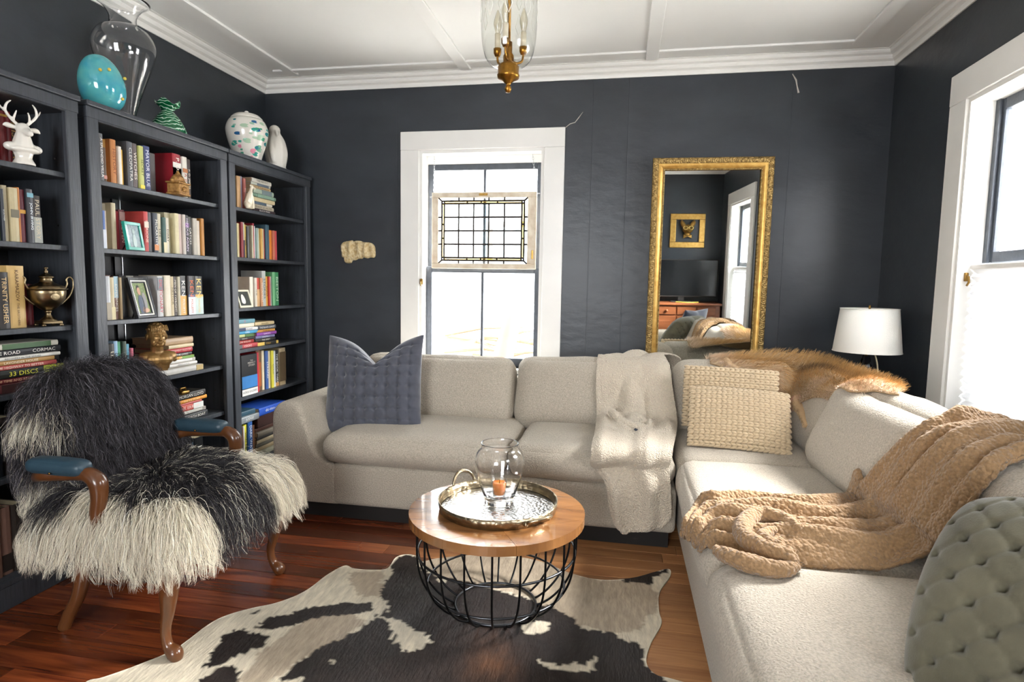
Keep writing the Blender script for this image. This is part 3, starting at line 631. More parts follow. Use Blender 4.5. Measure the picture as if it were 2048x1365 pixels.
stack(1, 3, zz, 337, 735, [(.21, .016, 'd9d6cf', 'SHIRLEY JACKSON', '5a5a58'), (.21, .018, 'e4e2dc', None, None, dict(band=[(.0, .1, 'b0aca4')])), (.2, .016, 'd8a02e', 'LIFE', 'f4e8c8', dict(band=[(0, .45, '6f9a3c')])), (.175, .019, '2c2926', 'WE THE LIVING', 'eae4d8', dict(band=[(.85, 1, 'd98a3a')])), (.18, .026, 'b52432', 'ORNAMENT FREEDOM', 'e8b0a8'),
     (.18, .02, 'd8c49c', None, None), (.2, .034, 'b79a78', None, None)], d=.2, xs=XFRONT-.07, name='bust stack')
stack(1, 4, Z2[4], 352, 838, [(.24, .03, '26282b', 'THE NORTH BOAT', 'e0ddd4'), (.24, .02, 'c3c0b6', None, None, dict(band=[(0, .1, '8f8c84')])), (.22, .034, 'd2574a', 'THE ERROR', 'f0d4cc', dict(band=[(0, .35, 'dfe3de')])), (.2, .012, 'c8605a'), (.24, .02, 'dc9534', 'THE ICE STORM', 'f4dca8'), (.22, .034, '2c2a28', 'MORGAN LLOYD', 'e2ded4')], name='lower stack')
row(1, 6, .11, 330, [(14, .24, '6a3a80'), (14, .25, '2d4a9a'), (14, .25, '2a3f8c', None, None), (12, .26, 'b8b8b2', 'LOUIS', '2c2c2a'), (10, .25, '6c98b8'), (16, .27, '202224', 'LOUISE', 'eeeeea')], 985)
# --- corner bookcase
row(2, 0, Z3[0], 464, [(4, .222, '8a2028'), (5, .225, '231f20', 'THE CHIEF CULPRIT', 'e6d23a'), (3, .2, '55705a'), (8, .185, 'c39a6a'), (4.5, .19, '9a94a4'), (5, .18, 'b8685c', 'BOOKS', 'f0dcd0')], 415)
stack(2, 0, Z3[0], 507, 425, [(.235, .022, '3a2c30', 'BLACK MARK', 'f0ece4'), (.24, .026, 'd0c6b0', 'THE BODY OF WINTERS', '4a4038'), (.22, .018, 'd9d3c4', None, None, dict(band=[(.3, .9, '5a6a78')])), (.24, .026, 'd9c8a0'), (.25, .022, '6f8a78', None, None, dict(band=[(.1, .8, '8aa894')])), (.215, .03, 'a9b8a4', None, None, dict(band=[(.1, .6, '7a8a8c')])), (.21, .02, 'd8b88a', 'MAN OF TOMORROW', '5a4434'), (.205, .016, 'c2c4b8', None, None, dict(band=[(.1, .7, '6a7480')])), (.205, .026, 'd9d4c8', 'THE ARTIST', '6a6458')], d=.2, name='paperback stack')
row(2, 1, Z3[1], 467, [(2, .2, 'c8a878'), (3.2, .195, 'e0dcd2'), (4.2, .195, 'd2c088'), (3.2, .2, 'd9cfa0'), (4, .2, 'b08a5c'), (5, .21, '8a2430'), (4, .21, 'b8b4a0', None, None, dict(band=[(0, .5, '4a3a48')])), (4.5, .2, 'c8a848', 'EMMA', '2f2a20'), (4, .19, '55585c'), (4, .2, '9a9070', None, None, {K: .03}), (3.2, .2, 'c4bca0'), (3.5, .215, '9c2836'), (3.5, .2, 'd6dade'), (4, .19, '8fa49c'), (3.5, .19, 'c8c098'), (4, .19, 'c89a4c'), (3.5, .19, 'b8c09a'), (3.5, .19, 'a83a34'), (7, .22, '3c5a68'), (6.5, .19, 'd8802e'), (4, .19, 'b86a50'), (5.5, .19, 'c84a52')], 520)
row(2, 2, Z3[2], 469.5, [(5, .155, '4a4a42', 'ABBEY', 'e8dc9a'), (5, .16, 'd0cbb8'), (7, .2, 'c0602c', None, None, dict(band=[(.35, .5, '3a4a8a')])), (3, .21, 'b5733c'), (4, .2, '4a4c4a'), (5, .19, 'd5ccb4'), (6, .19, 'c8b896', None, None), (7, .185, 'ddd5c4', None, None), (5, .18, 'cfc7b8', 'THE', '3c3834'), (6, .18, 'c44a3c', None, None, dict(band=[(0, .6, 'c8a070')])), (5, .18, 'b8845c', 'TESTAMENT', 'f0e8d8'), (7.5, .225, 'b8bcb8', 'STORIES', '3e4244'), (5, .19, 'dca23c', 'ANNA', '5a3a1c'), (3, .19, 'b83a34'), (4, .19, 'a0a8a0'), (5, .22, '6fae7c'), (8.5, .22, '3a8a58', 'BEETON', 'cfe4cc')], 618, push=range(0, 7))
stack(2, 3, Z3[3], 473, 698, [(.22, .026, 'b3454a', 'COOKS', 'f0d4cc', dict(band=[(.75, 1, '4a4a4c')])), (.19, .022, '9a3030', 'IRON WOLVES', 'e4c8b8'), (.19, .018, '2f2d2e', 'BRIDGE', 'b8b4aa'), (.18, .02, 'b5bd84', None, None, dict(band=[(0, .5, '4a6a3a')])), (.22, .02, '3f8fb8', 'OPEN', 'e4eef0'), (.21, .02, 'dcdcd8', 'THE ISLAND', '2c3c5a', dict(band=[(.6, 1, '2c3c58')])), (.2, .024, 'd9d2be'), (.205, .026, '6a98a4', 'D', 'b83a40')], name='left stack')
stack(2, 3, Z3[3], 515, 692, [(.23, .022, '2b2826', 'COLD', 'd8b04a', dict(band=[(.68, 1, 'd4b45c'), (0, .1, 'd4b45c')])), (.22, .022, '33332f', 'THE SPIRIT', 'e8e4d8'), (.21, .018, '7a78a0', 'WINDMILLS', 'e8e4ec'), (.22, .022, '8a4a9c', 'GARDEN', 'e8cce8'), (.2, .018, 'c08a44', 'SILVER SEA', '3a2a18'), (.2, .026, '43474e', 'THE BLACK GHOST', 'dcdcd8'), (.21, .022, 'd4bf94', 'READERS', '6a5a40')], d=.2, name='right stack')
row(2, 4, Z3[4], 475.5, [(4, .24, 'd8cfc0'), (4.5, .25, 'b83038', 'SAPIENS', 'f0e0d8')], 800)
row(2, 4, Z3[4], 515, [(4.5, .25, 'b52a38'), (9, .26, '7a5a40', None, None, {K: .02, 'band': [(.1, .7, 'a0582c')]}), (5, .255, 'd0c4a4'), (6, .25, '3a5a94', 'STRAND', 'dce4ec'), (5, .245, 'c0b494'), (5, .245, 'd2c844', 'GOLD', '4a4a1c'), (5, .24, 'c8ccd0'), (7, .24, '222220', 'THE BOOK THIEF', 'eceae0', dict(band=[(.0, .1, 'c89a5c')])), (12, .25, 'a89878', None, None, dict(band=[(.1, .9, '5a4a34')]))], 785, grp=' right half')
stack(2, 6, .11+.2505, 479, 848, [(.2, .04, '7d8488', 'JUDGE', 'e0e4e4', dict(d=.2)), (.18, .03, '2c4a5a', None, None, dict(d=.2))], name='short stack')
tag(MB().rbox(XFRONT-.26, XFRONT-.06, at(519, 880, 'x', XFRONT-.05).y, at(519, 880, 'x', XFRONT-.05).y+.26, .2945, .3705, .004, 1).build('storage_box', M('dark_mahogany_box', '3a2420', rough=.5), None), 'dark reddish box under the blue dictionary in the corner bookcase', 'box')
stack(2, 6, .372, 519, 845, [(.3, .05, '2c56b8', 'dic-tion-ar-y', 'e8eef8', dict(d=.2))], name='dictionary layer')
row(2, 6, .11, 478, [(4, .24, '8a4a8c'), (5, .235, 'c8742c'), (3, .24, '2c3c4c'), (3, .235, 'd8dad4'), (6, .24, 'c9c840', 'VITAL FACTS', '2a3a4a'), (9, .25, '2c5a9a', 'DARK WATERS', 'e4ecf4'), (6, .22, '6a4a34')], 960)
stack(2, 6, .11, 516, 930, [(.27, .03, '8a8a78'), (.25, .028, '9a8a6c'), (.26, .024, '5c5a50'), (.24, .026, 'a89c80'), (.25, .02, '3c3a38'), (.25, .03, '7a7468'), (.24, .025, '4a3028')], d=.2, name='magazine stack')
# large book standing face out on the corner bookcase's fifth shelf
def face_book():
    a = at(484, 795, 'x', XFRONT-.03); b = at(516, 775, 'x', XFRONT-.03)
    root = thing('book', 'black and blue book standing face out between red spines, corner bookcase', 'book', (XFRONT-.03, (a.y+b.y)/2, Z3[4]+.0008))
    w = b.y-a.y-.004; h = .25
    MB().rbox(-.022, 0, -w/2, w/2, 0, h, .002, 1).build('cover', cover_mat('232426'), root, False, False)
    MB().box(0, .0012, -w/2+.002, w/2-.002, .045, .12).build('cover_picture', cover_mat('3a7ab8'), root, False, False)
    MB().box(0, .0012, -w/2+.002, w/2-.002, .002, .04).build('cover_band', cover_mat('e0e0dc'), root, False, False)
    lettering('THE', ink('c8c4b8'), root, (.0012, .02, .212), (0, 1, 0), (0, 0, 1), .03, .008); lettering('PERFECT', ink('c8c4b8'), root, (.0012, .02, .198), (0, 1, 0), (0, 0, 1), w*.5, .011); lettering('STORM', ink('c8c4b8'), root, (.0012, .02, .183), (0, 1, 0), (0, 0, 1), w*.5, .011)
    lettering('HORSE SOLDIERS', ink('2a2a2a'), root, (.0018, 0, .022), (0, 1, 0), (0, 0, 1), w*.9, .018)
face_book()
# ------------------------------------------------------------------ sectional sofa
m_boucle = M('oatmeal_boucle_fabric', 'c6bcab', rough=.95, var=.35, vscale=170, bump=1., bscale=170, bdist=.006, sheen=.15)
m_black = M('black_plinth', '17120f', rough=.7)
def rounded(cx, cy, cz, sx, sy, sz, r, puff=(0, 0, 0), n=14, wr=.004, wsc=7, seed=0, M4=None, taper=0):
    """soft cushion: rounded box with puffed faces and a few wrinkles"""
    bm = bmesh.new(); bmesh.ops.create_cube(bm, size=2); bmesh.ops.subdivide_edges(bm, edges=list(bm.edges), cuts=n, use_grid_fill=True)
    h = Vector((sx/2, sy/2, sz/2)); V = []
    for v in bm.verts:
        u = v.co.copy()
        # concentrate vertices toward the borders
        g = Vector([math.sin(u[i]*PI/2) if abs(u[i]) < 1 else u[i] for i in range(3)])
        p = Vector([g[i]*h[i] for i in range(3)]); inner = Vector([max(-(h[i]-r), min(h[i]-r, p[i])) for i in range(3)])
        d = p-inner; q = inner+(d.normalized()*r if d.length > 1e-9 else d)
        f = [(1-g[i]**2) for i in range(3)]
        q.x += math.copysign(puff[0]*max(f[1], 0)**.6*max(f[2], 0)**.6, g.x)*abs(g.x)**2 if puff[0] else 0
        q.y += math.copysign(puff[1]*max(f[0], 0)**.6*max(f[2], 0)**.6, g.y)*abs(g.y)**2 if puff[1] else 0
        q.z += math.copysign(puff[2]*max(f[0], 0)**.6*max(f[1], 0)**.6, g.z)*abs(g.z)**2 if puff[2] else 0
        if wr:
            w = noise.noise(Vector((q.x*wsc+seed, q.y*wsc, q.z*wsc)))*wr + noise.noise(Vector((q.x*wsc*2.5, q.y*wsc*2.5+seed, q.z*wsc*2.5)))*wr*.5
            q += (q-inner*.7).normalized()*w
        V.append(q)
    bm.verts.index_update(); F = [[v.index for v in f.verts] for f in bm.faces]; bm.free()
    T = Matrix.Translation((cx, cy, cz)) @ (M4 or Matrix())
    return [T @ v for v in V], F
def cush(name, parent, c, s, r, puff=(0, 0, 0), M4=None, seed=0, wr=.005, n=14, mat=None):
    V, F = rounded(*c, *s, r, puff, n, wr, 7, seed, M4); return obj(name, V, F, mat or m_boucle, parent, True)
def extrude_profile(name, pts, y0, y1, mat, parent, bevel=.03, plane='xz'):
    bm = bmesh.new(); vs = [bm.verts.new((a, y0, b)) for a, b in pts]; f = bm.faces.new(vs)
    g = bmesh.ops.extrude_face_region(bm, geom=[f]); 
    for e in g['geom']:
        if isinstance(e, bmesh.types.BMVert): e.co.y = y1
    bmesh.ops.recalc_face_normals(bm, faces=list(bm.faces))
    caps = [f_ for f_ in bm.faces if abs(f_.normal.y) > .9]; ed = set(e for f_ in caps for e in f_.edges)
    bmesh.ops.bevel(bm, geom=list(ed), offset=bevel, segments=4, profile=.6, affect='EDGES')
    mb = MB().bm(bm); return mb.build(name, mat, parent, True)
sofa = thing('sectional_sofa_section', 'oatmeal boucle sofa section with left arm under the back window', 'sofa', (-.76, 3.3, 0))
SX0, SX1, SY0, SY1 = -1.79, .285, 2.80, 3.77
arm = [(SX0+.005, .075)] + [tuple(p) for p in crom([(SX0, .2), (SX0-.004, .5), (SX0+.015, .575), (SX0+.06, .608), (SX0+.11, .61), (SX0+.155, .585), (SX0+.19, .5), (SX0+.225, .40), (SX0+.27, .32), (SX0+.36, .285)], 4)] + [(SX0+.36, .075)]
extrude_profile('arm', arm, SY0, SY1-.02, m_boucle, sofa)
MB().rbox(SX0+.33, SX1, SY0, SY1-.03, .075, .30, .03, 4).build('base', m_boucle, sofa, True)
MB().rbox(SX0+.02, SX1, SY1-.17, SY1, .08, .66, .04, 4).build('back_frame', m_boucle, sofa, True)
MB().box(SX0+.04, SX1-.03, SY0+.03, SY1-.06, .0, .075).build('plinth', m_black, sofa)
cush('seat_cushion', sofa, (-1.02, 3.115, .375), (.99, .70, .16), .075, (0, .015, .012), seed=1)
cush('seat_cushion', sofa, (-.122, 3.115, .375), (.795, .70, .16), .075, (0, .015, .012), seed=2)
lean = Matrix.Rotation(-.30, 4, 'X')
cush('back_cushion', sofa, (-1.085, 3.465, .592), (.96, .21, .41), .085, (0, .03, .01), lean, 3, .009)
cush('back_cushion', sofa, (-.15, 3.465, .600), (.90, .21, .42), .085, (0, .03, .015), lean, 4, .009)

sofb = thing('sectional_sofa_section', 'oatmeal boucle sofa section running along the right window wall', 'sofa', (.77, 2.2, 0))
RX0, RX1 = .30, 1.265
MB().rbox(RX0, RX1-.03, .5, SY1-.03, .05, .30, .03, 4).build('base', m_boucle, sofb, True)
MB().box(RX0+.04, RX1-.06, .56, SY1-.06, .0, .05).build('plinth', m_black, sofb)
MB().rbox(RX1-.17, RX1, .5, SY1, .08, .64, .04, 4).build('back_frame', m_boucle, sofb, True)
MB().rbox(RX0, RX1-.17, SY1-.17, SY1, .08, .66, .04, 4).build('back_frame', m_boucle, sofb, True)
cush('seat_cushion', sofb, (.635, 3.10, .375), (.70, .70, .165), .07, (.0, .01, .01), seed=5)
cush('seat_cushion', sofb, (.625, 2.255, .385), (.715, .99, .175), .075, (.012, .0, .014), seed=6)
cush('seat_cushion', sofb, (.625, 1.25, .385), (.715, .98, .175), .075, (.012, .0, .014), seed=7)
cush('back_cushion', sofb, (.625, 3.475, .615), (.66, .2, .42), .085, (0, .03, .012), lean, 8, .008)
cush('arm', sofb, (.77, .62, .34), (.93, .24, .54), .09, seed=12)
lr = Matrix.Rotation(.34, 4, 'Y')
cush('back_cushion', sofb, (1.035, 3.17, .60), (.23, .78, .40), .095, (.03, 0, .02), lr, 9, .008)
cush('back_cushion', sofb, (1.015, 2.42, .61), (.25, .86, .44), .10, (.05, 0, .03), Matrix.Rotation(.36, 4, 'Y') @ Matrix.Rotation(.06, 4, 'Z'), 10, .01)
cush('back_cushion', sofb, (1.03, 1.52, .60), (.24, .86, .41), .10, (.04, 0, .02), lr, 11, .01)

bpy.context.view_layer.update()
def surf(roots):
    V = []; F = []
    for r in roots:
        for o in r.children:
            n = len(V); m = wm(o); V += [m @ v.co for v in o.data.vertices]; F += [[i+n for i in p.vertices] for p in o.data.polygons]
    return BVHTree.FromPolygons(V, F)
SB = surf([sofa, sofb])
def ztop(x, y, z0=1.3, dflt=0.):
    h = SB.ray_cast(Vector((x, y, z0)), Vector((0, 0, -1)))
    return h[0].z if h[0] is not None else dflt

# ------------------------------------------------------------------ pillows
def pillow(name, w, h, th, mat, M4, nu=70, nv=70, quilt=None, pinch=.05, dent=0, knit=None, seed=0, power=.5, corner=0):
    """square scatter pillow lying in local xz, facing -y; quilt(u,v) -> depth 0..1 pressed in"""
    V = []; F = []
    us = [math.sin((i/(nu-1)*2-1)*PI/2) for i in range(nu)]; vs = [math.sin((i/(nv-1)*2-1)*PI/2) for i in range(nv)]
    for side in (-1, 1):
        for u in us:
            for v in vs:
                e = max(0, (1-u*u)*(1-v*v))**power
                x = u*w/2*(1-pinch*(1-abs(v)**2)*abs(u)); z = v*h/2*(1-pinch*(1-abs(u)**2)*abs(v))
                x *= 1-corner*u*u*v*v; z *= 1-corner*u*u*v*v
                if dent and v > 0: z -= dent*h*math.exp(-abs(u-.06)/.36)*v**2
                y = side*th/2*e
                if quilt: y *= 1-quilt(u, v)*min(1, e*3)
                y += .006*noise.noise(Vector((x*9+seed, y*3, z*9)))
                V.append(M4 @ Vector((x, y, z)))
    F = [tuple(f) for f in grid_faces(nu, nv)] + [tuple(f)[::-1] for f in grid_faces(nu, nv, nu*nv)]
    me = mesh(name, V, F, mat, True)
    bm = bmesh.new(); bm.from_mesh(me); bmesh.ops.remove_doubles(bm, verts=bm.verts, dist=.0004); bmesh.ops.recalc_face_normals(bm, faces=bm.faces); bm.to_mesh(me); bm.free()
    me.polygons.foreach_set('use_smooth', [True]*len(me.polygons)); return me
m_velvet = M('slate_blue_velvet', '50535f', rough=.8, var=.35, vscale=18, sheen=.7, bump=.3, bscale=300, bdist=.002)
def quilt_grid(nx, ny, seed=0):
    def q(u, v):
        a = u*nx/2+.5; b = v*ny/2+.5
        du = abs(a-round(a))/nx*2; dv = abs(b-round(b))/ny*2
        ln = .10*math.exp(-(du/.012)**2)+.10*math.exp(-(dv/.012)**2)
        return ln+.24*math.exp(-(du*du+dv*dv)/.0022)
    return q
P = Matrix.Translation((-1.36, 3.13, .68)) @ Matrix.Rotation(.10, 4, 'Z') @ Matrix.Rotation(-.30, 4, 'X') @ Matrix.Rotation(-.04, 4, 'Y')
me = pillow('scatter_pillow', .555, .57, .2, m_velvet, Matrix(), 110, 110, quilt_grid(9, 9), .04, .40)
o = inst('scatter_pillow', me); o.matrix_basis = P; tag(o, 'slate blue quilted velvet pillow against the sofa arm', 'pillow')
# seam pinches of the quilted velvet
m_oliv = M('moss_green_velvet', '6c6854', rough=.85, var=.4, vscale=7, hex2='524f40', sheen=.3, bump=.3, bscale=250, bdist=.002)
def quilt_diag(n):
    def q(u, v):
        a, b = (u+v)*n/2, (u-v)*n/2; da, db = abs(a-round(a)), abs(b-round(b))
        return .06*math.exp(-(da/.07)**2)+.06*math.exp(-(db/.07)**2)+.26*math.exp(-(da*da+db*db)/.018)
    return q
me = pillow('scatter_pillow', .58, .56, .24, m_oliv, Matrix(), 120, 120, quilt_diag(6.5), .0, .06, seed=4, power=.42, corner=.17)
o = inst('scatter_pillow', me); o.matrix_basis = Matrix.Translation((.85, 1.15, .605)) @ Matrix.Rotation(-.80, 4, 'Z') @ Matrix.Rotation(-.62, 4, 'X') @ Matrix.Rotation(-.05, 4, 'Y'); tag(o, 'moss green tufted velvet pillow at the lower right corner', 'pillow')
m_navy = M('navy_velvet', '323a52', rough=.8, sheen=.7, var=.2, vscale=12)
me = pillow('scatter_pillow', .48, .46, .17, m_navy, Matrix(), 40, 40, None, .05, .04, seed=9)
o = inst('scatter_pillow', me); o.matrix_basis = Matrix.Translation((.99, .90, .67)) @ Matrix.Rotation(-.85, 4, 'Z') @ Matrix.Rotation(-.30, 4, 'X'); tag(o, 'navy pillow behind the green one, seen in the mirror', 'pillow')
# chunky knit pillows: rows of chain stitches as real relief
m_knit = M('cream_chunky_wool', 'd3bd9c', rough=.95, var=.15, vscale=90, bump=.4, bscale=350, bdist=.002, sheen=.2)
def knit_pillow(M4, label, seed):
    root = bpy.data.objects.new('knit_pillow', None); root.empty_display_size = .05; root.matrix_basis = M4; C.objects.link(root); tag(root, label, 'pillow', 'cream knit pillows in the sofa corner')
    w, h, th = .47, .33, .12; n = 40
    me = pillow('cover', w-.02, h-.02, th, m_knit, Matrix(), 50, 40, None, .01, 0, seed=seed, power=.33); o = inst('cover', me, root, False)
    mb = MB(); nc, nr = 19, 12
    for side in (-1, 1):
        for r in range(nr):
            v = ((r+.5)/nr*2-1)*.985
            for c in range(nc):
                u0 = (c/nc*2-1); u1 = ((c+1.25)/nc*2-1)
                for k in (-1, 1):                          # each stitch is a V of two plump strands
                    pts = []; rad = []
                    for q in range(4):
                        s = q/3; u = u0+(u1-u0)*s; vv = v+k*(.75/nr)*(1-s*.85)
                        u_ = max(-.995, min(.995, u)); v_ = max(-.995, min(.995, vv))
                        e = max(0, (1-u_*u_)*(1-v_*v_))**.33
                        pts.append((u*w/2, side*(th/2*e+.005), vv*h/2)); rad.append((.003, .0092, .0092, .003)[q])
                    mb.tube(pts, rad, 5, False, False)
    q = mb.build('stitches', m_knit, root, True, False); q['kind'] = 'stuff'
    return root
knit_pillow(Matrix.Translation((.575, 3.27, .655)) @ Matrix.Rotation(-.06, 4, 'Z') @ Matrix.Rotation(-.22, 4, 'X') @ Matrix.Rotation(.02, 4, 'Y'), 'cream chunky knit pillow standing behind its twin in the sofa corner', 1)
knit_pillow(Matrix.Translation((.585, 3.055, .585)) @ Matrix.Rotation(-.08, 4, 'Z') @ Matrix.Rotation(-.62, 4, 'X') @ Matrix.Rotation(.03, 4, 'Y'), 'cream chunky knit pillow leaning in front of its twin on the corner seat', 2)
# ------------------------------------------------------------------ blankets and pelts
def loft(stations, nu, nv):
    """rows of corner pairs -> smooth grid nu x nv of points"""
    A = np.array(crom([a for a, b in stations], 12)); B = np.array(crom([b for a, b in stations], 12))
    def res(P, n):
        d = np.r_[0, np.cumsum(np.linalg.norm(np.diff(P, axis=0), axis=1))]; t = np.linspace(0, d[-1], n)
        return np.stack([np.interp(t, d, P[:, k]) for k in range(3)], 1)
    # keep stations paired: resample by mean length
    m = (A+B)/2; d = np.r_[0, np.cumsum(np.linalg.norm(np.diff(m, axis=0), axis=1))]; t = np.linspace(0, d[-1], nu)
    A = np.stack([np.interp(t, d, A[:, k]) for k in range(3)], 1); B = np.stack([np.interp(t, d, B[:, k]) for k in range(3)], 1)
    w = np.linspace(0, 1, nv)[None, :, None]
    return A[:, None, :]*(1-w)+B[:, None, :]*w
def grid_normals(G):
    du = np.gradient(G, axis=0); dv = np.gradient(G, axis=1); n = np.cross(du, dv); n /= np.linalg.norm(n, axis=2, keepdims=True)+1e-9
    return n
def solid_grid(name, G, th, mat, N=None):
    nu, nv = G.shape[:2]; N = grid_normals(G) if N is None else N
    top = (G+N*th/2).reshape(-1, 3); bot = (G-N*th/2).reshape(-1, 3); n = nu*nv
    F = grid_faces(nu, nv) + [f[::-1] for f in grid_faces(nu, nv, n)]
    ring = [(i, 0) for i in range(nu)] + [(nu-1, j) for j in range(1, nv)] + [(i, nv-1) for i in range(nu-2, -1, -1)] + [(0, j) for j in range(nv-2, 0, -1)]
    r = [a*nv+b for a, b in ring]; k = len(r)
    for i in range(k): F.append((r[(i+1) % k], r[i], n+r[i], n+r[(i+1) % k]))
    return mesh(name, np.vstack([top, bot]), F, mat, True)
def smooth2(Z, it):
    for _ in range(it):
        Q = np.pad(Z, 1, mode='edge'); Z = (Q[:-2, 1:-1]+Q[2:, 1:-1]+Q[1:-1, :-2]+Q[1:-1, 2:]+2*Z)/6
    return Z
def curls(G, N, size, amp, seed=0):
    """sherpa curls as real relief"""
    P = G.reshape(-1, 3)/size; h = np.array([1-min(1, noise.voronoi(Vector((p[0]+seed, p[1], p[2])))[0][0]*1.25) for p in P]).reshape(G.shape[:2])
    return G+N*(h*amp)[..., None]
m_sherpa = M('tan_sherpa_fleece', 'a0805c', rough=.95, var=.3, vscale=120, bump=.9, bscale=95, bdist=.007, sheen=.2, voronoi=True)
m_cream = M('cream_sherpa_fleece', 'd3c6b2', rough=.95, var=.12, vscale=120, bump=1, bscale=150, bdist=.006, sheen=.2, voronoi=True)
def brown_throw():
    st = [((1.29, 2.12, .56), (1.29, 1.62, .56)), ((1.275, 2.13, .76), (1.275, 1.63, .76)), ((1.19, 2.14, .82), (1.19, 1.68, .82)), ((1880, 853, .80), (2050, 926, .79)), ((1822, 880, .70), (1990, 960, .70)), ((1765, 935, .58), (1935, 1025, .58)), ((1738, 962, .53), (1905, 1062, .53)), ((1716, 982, .5), (1885, 1088, .5)), ((1694, 1000, .495), (1862, 1108, .495)),
          ((1610, 1010, .49), (1755, 1142, .49)), ((1510, 1000, .495), (1620, 1138, .49)), ((1430, 1006, .495), (1520, 1128, .49)), ((1392, 1022, .49), (1455, 1112, .485)), ((1368, 1055, .46), (1420, 1108, .44)), ((1362, 1082, .42), (1405, 1118, .41))]
    def f_(a):
        if a[0] < 5: return a
        if a[2] < .47: return tuple(at(a[0], a[1], 'z', a[2]))
        d = (at(a[0], a[1], 'y', 5)-Vector((0, 0, CZ))).normalized(); h = SB.ray_cast(Vector((0, 0, CZ)), d)
        return tuple(h[0]-d*.012) if h[0] is not None else tuple(at(a[0], a[1], 'z', a[2]))
    G = loft([(f_(a), f_(b)) for a, b in st], 330, 130)
    Z = np.array([[ztop(p[0], p[1]) for p in r] for r in G]); up = (Z+.012 > G[:, :, 2]) & (Z-G[:, :, 2] < .09)
    G[:, :, 2] = np.maximum(np.where(up, Z+.012, G[:, :, 2]), .36)
    G[:, :, 2] = smooth2(G[:, :, 2], 4)
    nu, nv = G.shape[:2]; s = np.linspace(0, 1, nu)[:, None]; t = np.linspace(0, 1, nv)[None, :]
    ph = 1.2*np.sin(s*7)+.7*np.sin(s*15+1)
    fold = (.5+.5*np.sin(2*PI*(t*4.3+.16*ph)))**1.5*.028 + (.5+.5*np.sin(2*PI*(t*2.1-.25*ph+.3)))*.018
    end = np.clip((s-.78)/.2, 0, 1); fold = fold+end*.02*(.5+.5*np.sin(2*PI*(t*3+s*9)))
    fold = fold*np.clip(np.minimum(t, 1-t)*12, .15, 1)
    G[:, :, 2] += fold; G[:, :, 0] -= fold*.45*np.clip((G[:, :, 2]-.5)*5, 0, 1)
    N = grid_normals(G)
    if N[..., 2].mean() < 0: G = G[:, ::-1].copy(); N = grid_normals(G)
    G = curls(G, N, .014, .005)
    me = solid_grid('sherpa_throw', G, .012, m_sherpa)
    root = tag(inst('sherpa_throw', me), 'tan sherpa throw trailing over the right sofa back and seat', 'blanket')
    # rolled folds heaped at the end of the throw
    def roll(name, px, r):
        P = [at(a, b, 'z', z) for a, b, z in px]; P = [Vector(p) for p in crom(P, 14)]; k = len(P)
        R = [r*(.55+.45*math.sin(PI*min(1, max(0, (i+1)/(k+1)))))for i in range(k)]
        V, F = tube(P, R, 26); Q = np.array([tuple(v) for v in V[:k*26]]).reshape(k, 26, 3); c = np.array([tuple(p) for p in P])[:, None]
        n = Q-c; n /= np.linalg.norm(n, axis=2, keepdims=True); Q = curls(Q, n, .014, .005, 3)
        obj(name, Q.reshape(-1, 3), F, m_sherpa, root, True, True)
    roll('rolled_fold', [(1600, 1060, .53), (1560, 1035, .535), (1515, 1030, .53), (1487, 1050, .525), (1490, 1075, .52), (1530, 1098, .52), (1572, 1112, .52), (1590, 1128, .51)], .026)
    roll('rolled_fold', [(1592, 1130, .505), (1560, 1140, .5), (1500, 1128, .505), (1455, 1112, .505), (1432, 1102, .50)], .024)
    roll('rolled_fold', [(1548, 1060, .525), (1525, 1075, .525), (1560, 1098, .525), (1590, 1110, .52)], .018)
    MB().rbox(-.022, .022, -.001, .001, -.014, .014, .001, 1).xf(Matrix.Translation(at(1588, 1140, 'z', .487)) @ Matrix.Rotation(1.1, 4, 'X')).build('care_tag', M('white_satin_tag', 'e2ddd2', rough=.4), root)
brown_throw()
